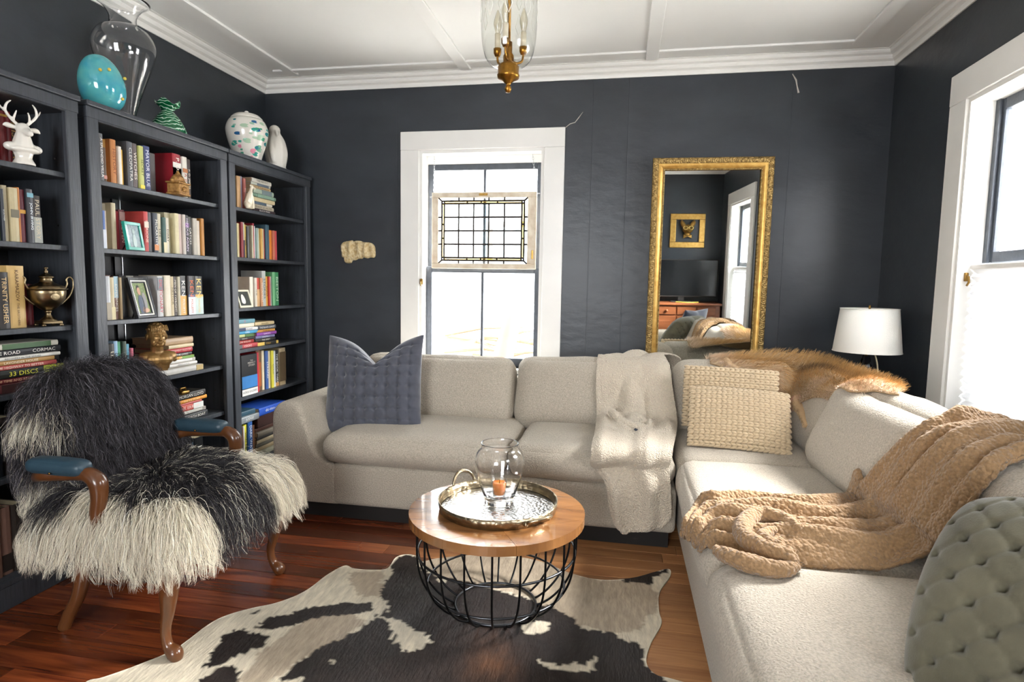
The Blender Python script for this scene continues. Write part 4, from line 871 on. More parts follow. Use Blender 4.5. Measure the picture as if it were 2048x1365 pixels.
def cream_throw():
    A = lambda px, py, ax, v: tuple(at(px, py, ax, v))
    st = [((-.07, 3.79, .60), (.36, 3.79, .60)), ((-.07, 3.72, .785), (.37, 3.72, .785)), (A(1203, 719, 'y', 3.60), A(1330, 714, 'y', 3.60)), (A(1195, 738, 'y', 3.47), A(1338, 735, 'y', 3.47)), (A(1192, 780, 'y', 3.36), A(1345, 780, 'y', 3.36)), (A(1194, 838, 'y', 3.28), A(1354, 838, 'y', 3.27)), (A(1190, 868, 'z', .49), A(1352, 872, 'z', .485)), (A(1182, 905, 'z', .478), A(1345, 905, 'z', .48)),
          (A(1183, 928, 'y', 2.755), A(1338, 935, 'y', 2.755)), (A(1210, 965, 'y', 2.735), A(1341, 975, 'y', 2.74)), (A(1218, 1010, 'y', 2.735), A(1342, 1010, 'y', 2.745)), (A(1228, 1045, 'y', 2.735), A(1340, 1036, 'y', 2.745)), (A(1245, 1066, 'y', 2.735), A(1322, 1054, 'y', 2.745))]
    G = loft(st, 260, 110); nu, nv = G.shape[:2]; s = np.linspace(0, 1, nu)[:, None]; t = np.linspace(0, 1, nv)[None, :]
    N = grid_normals(G)
    if N[nu//2, nv//2, 1] > 0: G = G[:, ::-1].copy(); N = grid_normals(G)
    ed = np.clip(np.minimum(t, 1-t)*9, .1, 1)
    fold = ((.5+.5*np.sin(2*PI*(t*1.7+.22*np.sin(s*6)+.25+.1*s)))**1.6*.022+(.5+.5*np.sin(2*PI*(t*3.1-.3*np.sin(s*5+1))))*.008)*ed
    bun = np.exp(-((s-.56)/.09)**2); P = G.reshape(-1, 3)
    bumpn = npnoise(P, 9, 2, 5).reshape(nu, nv); fold += bun*(.03+.035*bumpn)*ed
    mid = np.exp(-((t-.62)/.035)**2)*np.exp(-((s-.33)/.3)**2); fold -= mid*.02
    G = G+N*(fold+.012)[..., None]
    # keep it clear of the upholstery
    for i in range(nu):
        for j in range(nv):
            p = G[i, j]
            if p[1] > 3.2:
                z = ztop(p[0], p[1]); 
                if z > p[2]-.01 and z-p[2] < .2 and p[1] > 3.42: G[i, j, 2] = z+.012
                h = SB.ray_cast(Vector((p[0], 2.4, G[i, j, 2])), Vector((0, 1, 0)))
                if h[0] is not None and h[0].y-.012 < p[1] and p[1]-h[0].y < .12: G[i, j, 1] = h[0].y-.012
    for k in (1, 2): G[:, :, k] = smooth2(G[:, :, k], 2)
    N = grid_normals(G); G = curls(G, N, .009, .0028)
    me = solid_grid('sherpa_throw', G, .009, m_cream); root = tag(inst('sherpa_throw', me), 'cream sherpa throw draped over the back sofa from top to floor', 'blanket')
    def roll(px, r):
        P = [Vector(p) for p in crom([at(a, b, 'y', y) for a, b, y in px], 10)]; k = len(P); R = [r*(.5+.5*math.sin(PI*(i+1)/(k+1))) for i in range(k)]
        V, F = tube(P, R, 20); Q = np.array([tuple(v) for v in V[:k*20]]).reshape(k, 20, 3); c = np.array([tuple(p) for p in P])[:, None]
        n = Q-c; n /= np.linalg.norm(n, axis=2, keepdims=True); obj('bunched_fold', curls(Q, n, .009, .003, 2).reshape(-1, 3), F, m_cream, root, True)
    roll([(1222, 822, 3.14), (1250, 850, 3.06), (1285, 862, 3.02), (1320, 880, 3.0), (1338, 870, 3.04)], .035)
    roll([(1196, 880, 2.98), (1215, 905, 2.9), (1245, 890, 2.94), (1285, 868, 3.0)], .032)
    roll([(1300, 842, 3.1), (1296, 862, 3.02), (1275, 885, 2.95)], .02)
    MB().rbox(-.012, .012, -.001, .001, -.006, .006, .0008, 1).xf(Matrix.Translation(at(1273, 861, 'y', 2.96)) @ Matrix.Rotation(.5, 4, 'Y')).build('care_tag', M('dark_woven_tag', '2f3642', rough=.6), root)
cream_throw()

# ------------------------------------------------------------------ hair
def strands(name, P, D, L, cols, parent, mat, seg=6, w=.0016, lie=(0, 0, -1), bend=.25, clump=None, curl=0., freq=2., seed=0, tipcols=None):
    """ribbon hairs: roots P, start directions D, lengths L, colours; they bend towards 'lie' and gather into locks"""
    rng = np.random.default_rng(seed); P = np.asarray(P, float); n = len(P); D = np.asarray(D, float); D = D/np.linalg.norm(D, axis=1, keepdims=True)
    L = np.asarray(L, float)[:, None]; lie = np.asarray(lie, float); lie = lie if lie.ndim == 2 else np.tile(lie, (n, 1))
    pts = [P.copy()]; d = D.copy(); ph = rng.uniform(0, 6.28, (n, 1))
    side = np.cross(d, rng.normal(size=(n, 3))); side /= np.linalg.norm(side, axis=1, keepdims=True)
    if clump is not None:
        cp = clump[0]; ci = clump[1]; ph = cp['ph'][ci][:, None]+rng.normal(0, .4, (n, 1)); sd = cp['side'][ci]; side2 = sd
    else: side2 = side
    for k in range(seg):
        d = d+lie*bend; d /= np.linalg.norm(d, axis=1, keepdims=True)
        p = pts[-1]+d*L/seg
        pts.append(p)
    X = np.stack(pts, 1)                                        # n, seg+1, 3
    tt = np.linspace(0, 1, seg+1)[None, :, None]
    X += side2[:, None, :]*np.sin(tt*freq*6.28+ph[:, None, :])*curl*tt*L[:, None, :]
    if clump is not None:
        ctr = clump[0]; m = len(ctr['ph']); acc = np.zeros((m, seg+1, 3)); cnt = np.zeros(m); np.add.at(acc, ci, X); np.add.at(cnt, ci, 1); acc /= np.maximum(cnt, 1)[:, None, None]
        X += (acc[ci]-X)*(tt**1.3*ctr.get('pull', .65))
    dirs = np.gradient(X, axis=1); sd = np.cross(dirs, rng.normal(size=(n, 1, 3))); sd /= np.linalg.norm(sd, axis=2, keepdims=True)+1e-9
    ww = w*np.linspace(1, .25, seg+1)[None, :, None]
    A = X-sd*ww/2; B = X+sd*ww/2; V = np.stack([A, B], 2).reshape(-1, 3); K = 2*(seg+1)
    base = (np.arange(n)*K)[:, None]+(np.arange(seg)*2)[None, :]; F = np.stack([base, base+1, base+3, base+2], 2).reshape(-1, 4)
    me = bpy.data.meshes.new(name); me.vertices.add(len(V)); me.vertices.foreach_set('co', V.ravel().astype(np.float32))
    me.loops.add(F.size); me.loops.foreach_set('vertex_index', F.ravel().astype(np.int32)); me.polygons.add(len(F)); me.polygons.foreach_set('loop_start', (np.arange(len(F))*4).astype(np.int32)); me.polygons.foreach_set('loop_total', np.full(len(F), 4, np.int32)); me.update(calc_edges=True)
    c0 = np.repeat(np.asarray(cols)[:, None, :], K, 1)
    if tipcols is not None: f = np.repeat(np.linspace(0, 1, seg+1)**1.2, 2)[None, :, None]; c0 = c0*(1-f)+np.asarray(tipcols)[:, None, :]*f
    setcol(me, c0.reshape(-1, 3)); me.materials.append(mat); me.polygons.foreach_set('use_smooth', [True]*len(me.polygons))
    o = inst(name, me, parent); o['kind'] = 'stuff'; return o
def sample(me, n, rng, keep=None):
    """random points + normals on a mesh (world coordinates of the mesh)"""
    me.calc_loop_triangles(); T = np.array([t.vertices[:] for t in me.loop_triangles]); V = np.array([v.co[:] for v in me.vertices]); VN = np.array([v.normal[:] for v in me.vertices])
    a, b, c = V[T[:, 0]], V[T[:, 1]], V[T[:, 2]]; ar = np.linalg.norm(np.cross(b-a, c-a), axis=1)
    if keep is not None: ar = ar*keep((a+b+c)/3, np.cross(b-a, c-a)/(ar[:, None]+1e-12))
    i = rng.choice(len(T), n, p=ar/ar.sum()); r1 = np.sqrt(rng.random(n))[:, None]; r2 = rng.random(n)[:, None]
    w0, w1, w2 = 1-r1, r1*(1-r2), r1*r2
    P = a[i]*w0+b[i]*w1+c[i]*w2; N = VN[T[i, 0]]*w0+VN[T[i, 1]]*w1+VN[T[i, 2]]*w2
    return P, N/(np.linalg.norm(N, axis=1, keepdims=True)+1e-9)
def clumps(P, m, rng, pull=.65):
    idx = rng.choice(len(P), m, replace=False); Cc = P[idx]; ci = np.empty(len(P), int)
    for s in range(0, len(P), 2000): ci[s:s+2000] = ((P[s:s+2000, None]-Cc[None])**2).sum(2).argmin(1)
    sd = rng.normal(size=(m, 3)); sd /= np.linalg.norm(sd, axis=1, keepdims=True)
    return dict(ph=rng.uniform(0, 6.28, m), side=sd, pull=pull), ci
LC = lambda h: np.array(col(h)[:3])
m_hair = M('animal_hair', 'ffffff', rough=.55, attr='col', spec=.35)
m_skin = M('sheep_hide', 'cfc4ae', rough=.9, attr='col')

# fox pelt over the corner of the sofa back
def fox():
    rng = np.random.default_rng(5)
    def hit(px, py, off=.01):
        d = (at(px, py, 'y', 5)-Vector((0, 0, CZ))).normalized(); h = SB.ray_cast(Vector((0, 0, CZ)), d)
        return tuple(h[0]-d*off) if h[0] is not None and h[0].y < 3.7 else tuple(at(px, py, 'y', 3.6))
    fy = lambda px, py: tuple(at(px, py, 'y', 3.70)); fx = lambda px, py: tuple(at(px, py, 'x', 1.225))
    st = [(fy(1412, 719), hit(1420, 728)), (fy(1445, 714), hit(1450, 738)), (fy(1490, 709), hit(1492, 748)), (fy(1545, 705), hit(1548, 796)), (fy(1600, 708), hit(1600, 808)), (fy(1650, 717), hit(1655, 802)), (fx(1700, 737), hit(1698, 786)), (fx(1745, 752), hit(1745, 785)), (fx(1782, 766), hit(1778, 790)), (fx(1803, 778), hit(1798, 790))]
    G = loft(st, 90, 34)
    Z = np.array([[ztop(p[0], p[1]) for p in r] for r in G]); G[:, :, 2] = smooth2(np.where((Z > G[:, :, 2]) & (Z-G[:, :, 2] < .3), Z+.008, G[:, :, 2]), 3)
    N = grid_normals(G)
    if N[..., 2].mean() < 0: G = G[:, ::-1].copy(); N = grid_normals(G)
    root = thing('fox_pelt', 'orange fox pelt spread over the sofa back corner below the mirror', 'fur pelt', tuple(G[45, 17]))
    me = solid_grid('hide', G, .006, m_skin); setcol(me, np.tile(LC('b39a78'), (len(me.vertices), 1))); inst('hide', me, root)
    legs = []
    for pts, r in (([(1590, 800, .74), (1602, 822, .68), (1608, 840, .63), (1612, 853, .60)], [.03, .018, .011, .009]), ([(1600, 800, .76), (1580, 812, .71), (1572, 826, .67)], [.03, .024, .012]), ([(1450, 722, .82), (1462, 735, .80), (1478, 741, .80)], [.025, .022, .018])):
        P = []
        for a, b, z in pts:
            d = (at(a, b, 'z', .3)-Vector((0, 0, CZ))); h = SB.ray_cast(Vector((0, 0, CZ)), d.normalized()); P.append((h[0]-d.normalized()*.012) if h[0] is not None else at(a, b, 'z', z))
        V, F = tube([Vector(p) for p in crom(P, 6)], [float(q[0]) for q in crom([(x,) for x in r], 6)], 12); m2 = mesh('leg', V, F, m_skin, True); setcol(m2, np.tile(LC('b99c78'), (len(V), 1))); inst('leg', m2, root); legs.append(m2)
    n = 15000; P, Nn = sample(me, n, rng, lambda c, nn: (nn[:, 2] > -.2)*1.)
    # position along / across the pelt
    Gf = G.reshape(-1, 3); ii = np.array([((Gf-p)**2).sum(1).argmin() for p in P[::1]]) if False else None
    uu = np.empty(n); vv = np.empty(n)
    for s in range(0, n, 1000):
        k = ((P[s:s+1000, None]-Gf[None])**2).sum(2).argmin(1); uu[s:s+1000] = (k//G.shape[1])/(G.shape[0]-1); vv[s:s+1000] = (k % G.shape[1])/(G.shape[1]-1)
    dv = (G[:, -1]-G[:, 0]); nearv = np.sign((G[45, -1]-G[45, 0])@np.array([0, -1, 0]))
    vv = vv if nearv > 0 else 1-vv
    away = np.stack([np.gradient(G[:, :, k], axis=0) for k in range(3)], 2); uidx = np.clip((uu*(G.shape[0]-1)).astype(int), 0, G.shape[0]-1); lie = away[uidx, 17]; lie /= np.linalg.norm(lie, axis=1, keepdims=True)
    cross = (G[uidx, -1]-G[uidx, 0])*nearv; cross /= np.linalg.norm(cross, axis=1, keepdims=True)
    lie = lie*.6+cross*np.clip((vv-.3)*1.6, -.5, 1.1)[:, None]
    nz = npnoise(P, 9, 2, 1)
    c = LC('c29c68')[None]*(1+.35*rng.normal(0, .5, n))[:, None]
    sp = np.exp(-((vv-.42+.08*nz)/.10)**2)*np.exp(-((uu-.45)/.25)**2); c = c*(1-sp[:, None]*.9)+LC('5a4c40')*sp[:, None]*.9
    pale = np.clip((vv-.72)*4+nz*.7, 0, 1)*.9+np.clip((.12-uu)*9, 0, 1)*.6; pale = np.clip(pale, 0, 1)[:, None]; c = c*(1-pale)+LC('e2d0c0')*pale
    tip = c*1.25
    D = Nn*.75+lie*.6+rng.normal(0, .18, (n, 3))
    strands('fur', P, D, rng.uniform(.026, .055, n), np.clip(c, .01, 1), root, m_hair, 4, .0016, lie, .22, clumps(P, 1500, rng, .45), .05, 1.2, 3, np.clip(tip, .01, 1))
    for k, m2 in enumerate(legs):
        q = 1500 if k < 2 else 500; P, Nn = sample(m2, q, rng); cc = (LC('c2a680') if k != 1 else LC('d3a992'))[None]*(1+.3*rng.normal(0, .5, q))[:, None]
        if k == 2: cc = LC('dcbfa6')[None]*(1+.1*rng.normal(0, .5, q))[:, None]
        strands('fur', P, Nn*.6+np.array([0, -.1, -.7])+rng.normal(0, .15, (q, 3)), rng.uniform(.01, .035 if k == 1 else .016, q), np.clip(cc, .01, 1), root, m_hair, 4, .0015, (0, 0, -1), .3, None, 0, 1, k)
fox()
# ------------------------------------------------------------------ armchair under two sheepskins
m_wood = M('polished_walnut', '643c1f', rough=.28, var=.45, vscale=10, stretch=(1, 1, .2), bump=.08, bscale=40, coat=.4)
m_pad = M('blue_leather', '2e4552', rough=.4, bump=.2, bscale=90, var=.2, vscale=20)
chair = thing('armchair', 'carved wooden armchair with blue leather arm pads beside the bookcases', 'armchair', (-1.66, 1.9, 0))
def leg(pts, rad):
    P = [Vector(p) for p in crom(pts, 6)]; R = [float(q[0]) for q in crom([(r,) for r in rad], 6)]
    MB().tube(P, R, 12).build('leg', m_wood, chair, True)
for y, s in ((1.605, -1), (2.203, 1)):
    leg([(-1.43, y-s*.02, .37), (-1.405, y, .33), (-1.395, y+s*.008, .26), (-1.41, y, .17), (-1.425, y-s*.004, .10), (-1.415, y, .05), (-1.39, y, .025), (-1.385, y, .004)], [.034, .036, .031, .022, .0165, .017, .025, .018])
for y, s in ((1.69, -1), (2.145, 1)):
    leg([(-1.83, y-s*.02, .37), (-1.82, y-s*.01, .26), (-1.835, y, .14), (-1.875, y+s*.005, .06), (-1.90, y+s*.008, .003)], [.026, .026, .023, .021, .020])
MB().rbox(-1.90, -1.385, 1.60, 2.21, .315, .375, .02, 3).build('seat_rail', m_wood, chair, True)
V, F = rounded(-1.65, 1.905, .40, .52, .60, .10, .045, (0, 0, .02), 10, .003); obj('seat', V, F, m_pad, chair, True)
B4 = Matrix.Translation((-1.99, 1.93, .66)) @ Matrix.Rotation(-.24, 4, 'Y')
V, F = rounded(0, .045, -.02, .07, .36, .36, .035, (.01, 0, 0), 10, .003, M4=None); obj('backrest', [B4 @ v for v in V], F, m_pad, chair, True)
MB().tube([Vector(B4 @ Vector((-.03, .045+.185*math.copysign(abs(math.cos(a))**.6, math.cos(a)), -.02+.18*math.copysign(abs(math.sin(a))**.6, math.sin(a))))) for a in [2*PI*k/40 for k in range(40)]], .02, 8, True).build('back_frame', m_wood, chair, True)
for y, x0, x1 in ((1.60, -1.86, -1.665), (2.2, -1.82, -1.60)):
    P = crom([(x0-.10, y*.8+.39, .55), (x0, y, .585), (x0+.08, y, .594), (x1-.04, y, .602), (x1-.005, y, .598), (x1+.02, y, .575), (x1+.022, y, .53), (x1+.012, y, .47), (x1+.02, y, .40), (x1+.04, y, .36)], 6)
    R = crom([(.020,), (.020,), (.020,), (.022,), (.026,), (.028,), (.025,), (.023,), (.025,), (.024,)], 6)
    a = MB().tube([Vector(p) for p in P], [float(r[0]) for r in R], 10).build('arm', m_wood, chair, True)
    V, F = rounded((x0+x1)/2-.03, y, .622, x1-x0+.02, .064, .046, .02, (0, 0, .006), 8, .001); obj('arm_pad', V, F, m_pad, a, True)
    MB().tube([((x0+x1)/2-.03, y-.033, .607), ((x0+x1)/2-.03, y-.036, .607)], .004, 8).build('stud', m_brass, a, True)

def skins():
    rng = np.random.default_rng(11)
    # --- seat skin: hide draped over the seat and its edges
    V, F = rounded(0, 0, 0, .58, .64, .15, .07, (0, 0, .02), 16, .008, 6, 2)
    ctr = Vector((-1.645, 1.935, .415))
    root = thing('sheepskin', 'black and cream long-haired sheepskin covering the armchair seat', 'sheepskin', tuple(ctr))
    me = mesh('hide', [v+ctr for v in V], F, m_skin, True)
    def seatcol(P):
        nz = npnoise(P, 5, 2, 3); x = P[:, 0]; y = P[:, 1]
        f = np.clip((x+1.98)/.62, 0, 1)                          # 0 rear .. 1 front
        lo = 1.62+.07*f; hi = 2.22-.16*f-.06*np.clip((f-.5)*2, 0, 1)
        m = np.minimum(y-lo, hi-y)/.05+nz*1.5
        d = 1/(1+np.exp(-m*2.2)); d *= 1/(1+np.exp(-(P[:, 2]-np.where(y < 1.72, .43, .34)+.08*nz)*40))
        return np.clip(d, 0, 1)
    d = seatcol(np.array([v.co[:] for v in me.vertices])); setcol(me, LC('c9bfa8')*(1-d[:, None])+LC('2a2728')*d[:, None]); inst('hide', me, root)
    n = 40000; P, N = sample(me, n, rng, lambda c, nn: np.where(nn[:, 2] < -.35, 0., np.where(nn[:, 0] < -.8, .3, 1.)))
    c = ctr; out = np.stack([P[:, 0]-c.x+.08, P[:, 1]-c.y, 0*P[:, 0]], 1); rr = np.linalg.norm(out/np.array([.33, .37, 1]), axis=1); out /= np.linalg.norm(out, axis=1, keepdims=True)+1e-6
    edge = np.clip((rr-.35)/.6, 0, 1)
    lie = out*(.55-.45*edge)[:, None]+np.array([.06, 0, -1.])*(.45+.9*edge)[:, None]
    D = N*(.75-.35*edge)[:, None]+out*.45+rng.normal(0, .2, (n, 3)); D[:, 2] = np.maximum(D[:, 2], -.1)
    L = (.07+.085*edge)*rng.uniform(.7, 1.3, n)
    dk = seatcol(P); isd = rng.random(n) < np.where(dk > .5, .985, .04)*1.
    cw = LC('e2d9c6')*1.0; cols = np.where(isd[:, None], LC('252326')[None], cw[None])*(1+.22*rng.normal(0, 1, n))[:, None]
    fr = (rng.random(n) < .05) & isd; cols[fr] = LC('d9cfbc')
    tip = cols*np.where(isd[:, None], 1.5, 1.05); warm = LC('c8b48c'); low = np.clip((.40-P[:, 2])/.1, 0, 1)[:, None]*.35*(~isd)[:, None]; tip = tip*(1-low)+warm*low
    strands('wool', P, D, L, np.clip(cols, .008, .95), root, m_hair, 7, .0013, lie, .34, clumps(P, 1700, rng, .75), .085, 1.8, 4, np.clip(tip, .008, .95))
    # --- back skin: hide over the backrest, hanging to the seat
    V, F = rounded(0, 0, 0, .14, .58, .50, .07, (.02, 0, 0), 16, .01, 6, 5)
    V = [Vector((v.x, v.y*(1-.42*max(0, v.z/.25)**2.2)+.05, v.z-.02)) for v in V]
    me = mesh('hide', [B4 @ v for v in V], F, m_skin, True)
    root = thing('sheepskin', 'dark grey long-haired sheepskin hanging over the armchair backrest', 'sheepskin', (-1.99, 1.915, .45))
    setcol(me, np.tile(LC('2c2a2b'), (len(me.vertices), 1))); inst('hide', me, root)
    n = 34000; P, N = sample(me, n, rng, lambda c, nn: np.where(nn[:, 2] < -.5, .05, np.where(nn[:, 0] < -.6, .5, 1.)))
    D = N*.6+rng.normal(0, .2, (n, 3))+np.array([.05, 0, .0]); up = np.clip((P[:, 2]-.80)/.1, 0, 1)
    sidew = (P[:, 1]-1.965)/.3
    lie = np.stack([.18+0*up, .25*sidew, -1+0*up], 1)
    L = rng.uniform(.085, .15, n)
    nz = npnoise(P, 6, 2, 8)
    cols = LC('2b292c')[None]*np.exp(rng.normal(0, .35, n))[:, None]; g = rng.random(n) < .10; cols[g] = LC('77737a')
    wp = np.exp(-(((P[:, 1]-1.70)/.035)**2+((P[:, 2]-.745+.05*nz)/.04)**2)); wl = np.exp(-(((P[:, 1]-1.68)/.04)**2+((P[:, 2]-.50)/.05)**2)); iw = rng.random(n) < np.clip((wp+wl)*1.3, 0, .92); cols[iw] = LC('cfc6b4')*rng.uniform(.8, 1.1, (iw.sum(), 1))
    strands('wool', P, D, L, np.clip(cols, .006, .95), root, m_hair, 7, .0013, lie, .36, clumps(P, 1500, rng, .75), .085, 1.9, 6, np.clip(cols*1.6, .006, .95))
skins()
# ------------------------------------------------------------------ cowhide rug
def cowhide():
    from mathutils.geometry import delaunay_2d_cdt
    Z = lambda L: [at(150+a/1.5754, 1080+b/1.5754, 'z', 0.) for a, b in L]
    out = Z([(40, 452), (90, 440), (200, 400), (310, 352), (420, 272), (490, 240), (560, 220), (630, 205), (700, 180), (750, 150), (800, 110), (850, 85), (880, 95), (940, 100), (985, 95), (1010, 60), (1045, 50), (1075, 55), (1092, 72), (1150, 62), (1300, 52), (1450, 68), (1560, 108), (1650, 130), (1750, 125), (1830, 105), (1870, 97), (1876, 118), (1842, 170), (1840, 230), (1848, 270), (1815, 330), (1800, 390), (1830, 430), (1890, 446)])
    out = [(p.x, p.y) for p in out] + [(.38, 1.78), (.42, 1.62), (.30, 1.50), (.16, 1.46), (.05, 1.34), (-.15, 1.24), (-.5, 1.2), (-.85, 1.22), (-1.1, 1.30), (-1.3, 1.36), (-1.45, 1.33), (-1.56, 1.40)]
    out = np.array(crom(out, 5, True))
    def pip(poly, P):
        poly = np.asarray(poly); x, y = P[:, 0], P[:, 1]; c = np.zeros(len(P), bool); j = len(poly)-1
        for i in range(len(poly)):
            xi, yi, xj, yj = *poly[i], *poly[j]
            c ^= ((yi > y) != (yj > y)) & (x < (xj-xi)*(y-yi)/(yj-yi+1e-12)+xi); j = i
        return c
    st = .011; X, Y = np.meshgrid(np.arange(-1.75, .5, st), np.arange(1.15, 2.75, st)); P = np.stack([X.ravel(), Y.ravel()], 1)+np.random.default_rng(0).uniform(-.002, .002, (X.size, 2)); P = P[pip(out, P)]
    nb = len(out); r = delaunay_2d_cdt([Vector(p) for p in np.vstack([out, P])], [(i, (i+1) % nb) for i in range(nb)], [], 1, 1e-6)
    V2 = np.array([v[:] for v in r[0]]); F = [tuple(f) for f in r[2]]
    W = V2+np.stack([np.array([fbm((p[0]*14, p[1]*14, s), 1, 3) for p in V2])*.014 for s in (0, 9)], 1)+np.stack([np.array([noise.noise(Vector((p[0]*90, p[1]*45, s))) for p in V2])*.012 for s in (3, 5)], 1)
    cream, tan, dark, brown = LC('d9cfb9'), LC('b3a48f'), LC('221a17'), LC('4f3320')
    poly = lambda L: np.array([(p.x, p.y) for p in Z(L)])
    cols = np.tile(cream, (len(V2), 1)); n1 = npnoise(np.c_[V2, 0*V2[:, 0]], 4, 3, 2)
    def put(L, c, world=False):
        m = pip(np.array(L) if world else poly(L), W); cols[m] = c
    put([(520, 440), (600, 350), (740, 250), (870, 235), (920, 270), (850, 312), (700, 395), (600, 470), (480, 520)], tan)
    put([(1090, 60), (1300, 50), (1480, 70), (1570, 110), (1660, 135), (1760, 130), (1835, 160), (1838, 240), (1780, 290), (1700, 300), (1540, 260), (1440, 190), (1250, 140), (1130, 125)], tan)
    put([(860, 110), (960, 105), (990, 130), (960, 185), (890, 180)], tan)
    D1 = [(1005, 66), (1045, 50), (1080, 60), (1094, 100), (1130, 118), (1250, 140), (1450, 200), (1540, 235), (1600, 285), (1700, 300), (1790, 345), (1800, 400), (1850, 446)]
    D1b = [(640, 446), (720, 385), (800, 332), (900, 292), (950, 245), (1000, 215), (955, 182), (985, 115)]
    d = [tuple(p) for p in poly(D1)] + [(.30, 1.7), (.1, 1.55), (-.1, 1.42), (-.5, 1.36), (-.8, 1.42), (-.95, 1.6)] + [tuple(p) for p in poly(D1b)]
    put(d, dark, True)
    for L in ([(565, 285), (600, 255), (680, 235), (740, 222), (850, 203), (935, 200), (945, 232), (870, 240), (750, 252), (680, 277), (620, 292)], [(400, 402), (450, 340), (460, 305), (530, 290), (622, 310), (575, 352), (510, 372), (440, 402)], [(395, 446), (450, 410), (505, 400), (522, 430), (500, 480), (400, 500)],
              [(1715, 138), (1800, 106), (1866, 98), (1872, 112), (1830, 122), (1812, 146), (1760, 140)], [(555, 232), (575, 226), (572, 238)]): put(L, dark)
    for L in ([(945, 240), (1000, 253), (1060, 283), (1127, 322), (1118, 337), (1040, 366), (1003, 322), (990, 272)], [(1405, 285), (1440, 266), (1505, 270), (1488, 300), (1425, 306)], [(1460, 382), (1520, 402), (1600, 398), (1642, 378), (1652, 392), (1620, 418), (1560, 424), (1490, 412)], [(1140, 130), (1175, 128), (1170, 142), (1142, 142)], [(800, 385), (820, 383), (818, 398), (803, 398)],
              [(960, 140), (1000, 92), (1008, 110), (985, 140)], [(1820, 130), (1850, 112), (1874, 112), (1840, 170), (1818, 165)], [(1790, 250), (1835, 240), (1820, 280), (1798, 288)]): put(L, cream)
    isd = (cols[:, 0] < .05); spine = np.exp(-((V2[:, 0]+.42+.25*(V2[:, 1]-2.0))/.09)**2)*np.clip((2.02-V2[:, 1])*4, 0, 1)*np.clip(.6+n1, 0, 1)
    cols = np.where(isd[:, None], cols*(1-spine[:, None])+brown*spine[:, None], cols*(1+.12*n1[:, None]))
    hv = np.array([noise.noise(Vector((p[0]*35, p[1]*12, 2)))+.6*noise.noise(Vector((p[0]*110, p[1]*40, 7))) for p in V2]); cols = np.clip(cols*(1+np.where(isd, .55, .10)*hv)[:, None], .005, .9)
    z = .006+.003*npnoise(np.c_[V2, 0*V2[:, 0]], 5, 2, 4)
    V = np.c_[V2, np.maximum(z, .003)]
    # underside skirt
    bi = list(range(nb)); nv = len(V); V = np.vstack([V, np.c_[V2[:nb], np.full(nb, .0008)]]); F += [((i+1) % nb, i, nv+i, nv+(i+1) % nb) for i in range(nb)]
    me = mesh('cowhide_rug', V, F, M('cowhide_hair', 'ffffff', rough=.6, attr='col', var=.3, vscale=60, stretch=(1, .25, 1), bump=.8, bscale=110, bdist=.004), True); setcol(me, np.vstack([cols, cols[:nb]]))
    tag(inst('cowhide_rug', me), 'dark brown and cream cowhide rug on the board floor', 'rug')
cowhide()

# ------------------------------------------------------------------ coffee table
TX, TY = -.44, 2.15
tb = thing('coffee_table', 'round wooden coffee table on a black wire basket base', 'table', (TX, TY, 0))
def top_mat():
    m = M('mango_wood_top', '96683c', rough=.24, var=.5, vscale=3.2, stretch=(1, 6, 1), hex2='6b4526', bump=.08, bscale=25, spec=.8, coat=.5); return m
m_top = top_mat(); TZ = .388; TR = .332
# the top is glued up from wedge-cut boards: separate pieces with fine joints
def cut_disc(parts):
    for (y0, y1, x0, x1) in parts:
        pts = []
        n = 72
        for k in range(n): a = 2*PI*k/n; pts.append((TR*math.cos(a), TR*math.sin(a)))
        def clip(P, f):
            o = []
            for i in range(len(P)):
                a, b = P[i-1], P[i]; fa, fb = f(a), f(b)
                if (fa >= 0) != (fb >= 0): t = fa/(fa-fb); o.append((a[0]+(b[0]-a[0])*t, a[1]+(b[1]-a[1])*t))
                if fb >= 0: o.append(b)
            return o
        for f in (lambda p: p[1]-y0, lambda p: y1-p[1], lambda p: p[0]-x0, lambda p: x1-p[0]):
            if pts: pts = clip(pts, f)
        if len(pts) < 3: continue
        rot = Matrix.Rotation(.55, 4, 'Z'); k = len(pts)
        V = [rot @ Vector((x, y, TZ-.034)) for x, y in pts] + [rot @ Vector((x, y, TZ)) for x, y in pts]; V = [v+Vector((TX, TY, 0)) for v in V]
        bm = bmesh.new(); vs = [bm.verts.new(v) for v in V]; bm.faces.new(vs[k:]); bm.faces.new(vs[:k][::-1])
        for i in range(k): bm.faces.new((vs[i], vs[(i+1) % k], vs[k+(i+1) % k], vs[k+i]))
        MB().bm(bm).build('top_board', m_top, tb)
g = .0006
ys = [-.34, -.20, -.07, .06, .19, .34]
cut_disc([(ys[i]+g, ys[i+1]-g, x0+g, x1-g) for i in range(5) for x0, x1 in (((-.4, .05+.1*((i*7) % 3-1)), (.05+.1*((i*7) % 3-1), .4)))])
m_wire = M('black_wire', '1b1c1e', rough=.35, metal=.8)
m_wire2 = M('worn_wire_ring', '4a4c4f', rough=.28, metal=.9)
def ring(R, z, r=.0045, m=None): MB().tube([(TX+R*math.cos(2*PI*k/56), TY+R*math.sin(2*PI*k/56), z) for k in range(56)], r, 8, True).build('ring', m or m_wire2, tb, True)
ring(.303, TZ-.04); ring(.299, .235); ring(.262, .10); ring(.155, .012, .005)
for k in range(20):
    a = 2*PI*(k+.5)/20; cs, sn = math.cos(a), math.sin(a)
    P = crom([(TX+R*cs, TY+R*sn, z) for R, z in ((.303, TZ-.036), (.304, .30), (.302, .22), (.288, .15), (.258, .09), (.215, .042), (.175, .016), (.156, .010))], 4)
    MB().tube([Vector(p) for p in P], .0042, 6).build('rod', m_wire, tb, True)
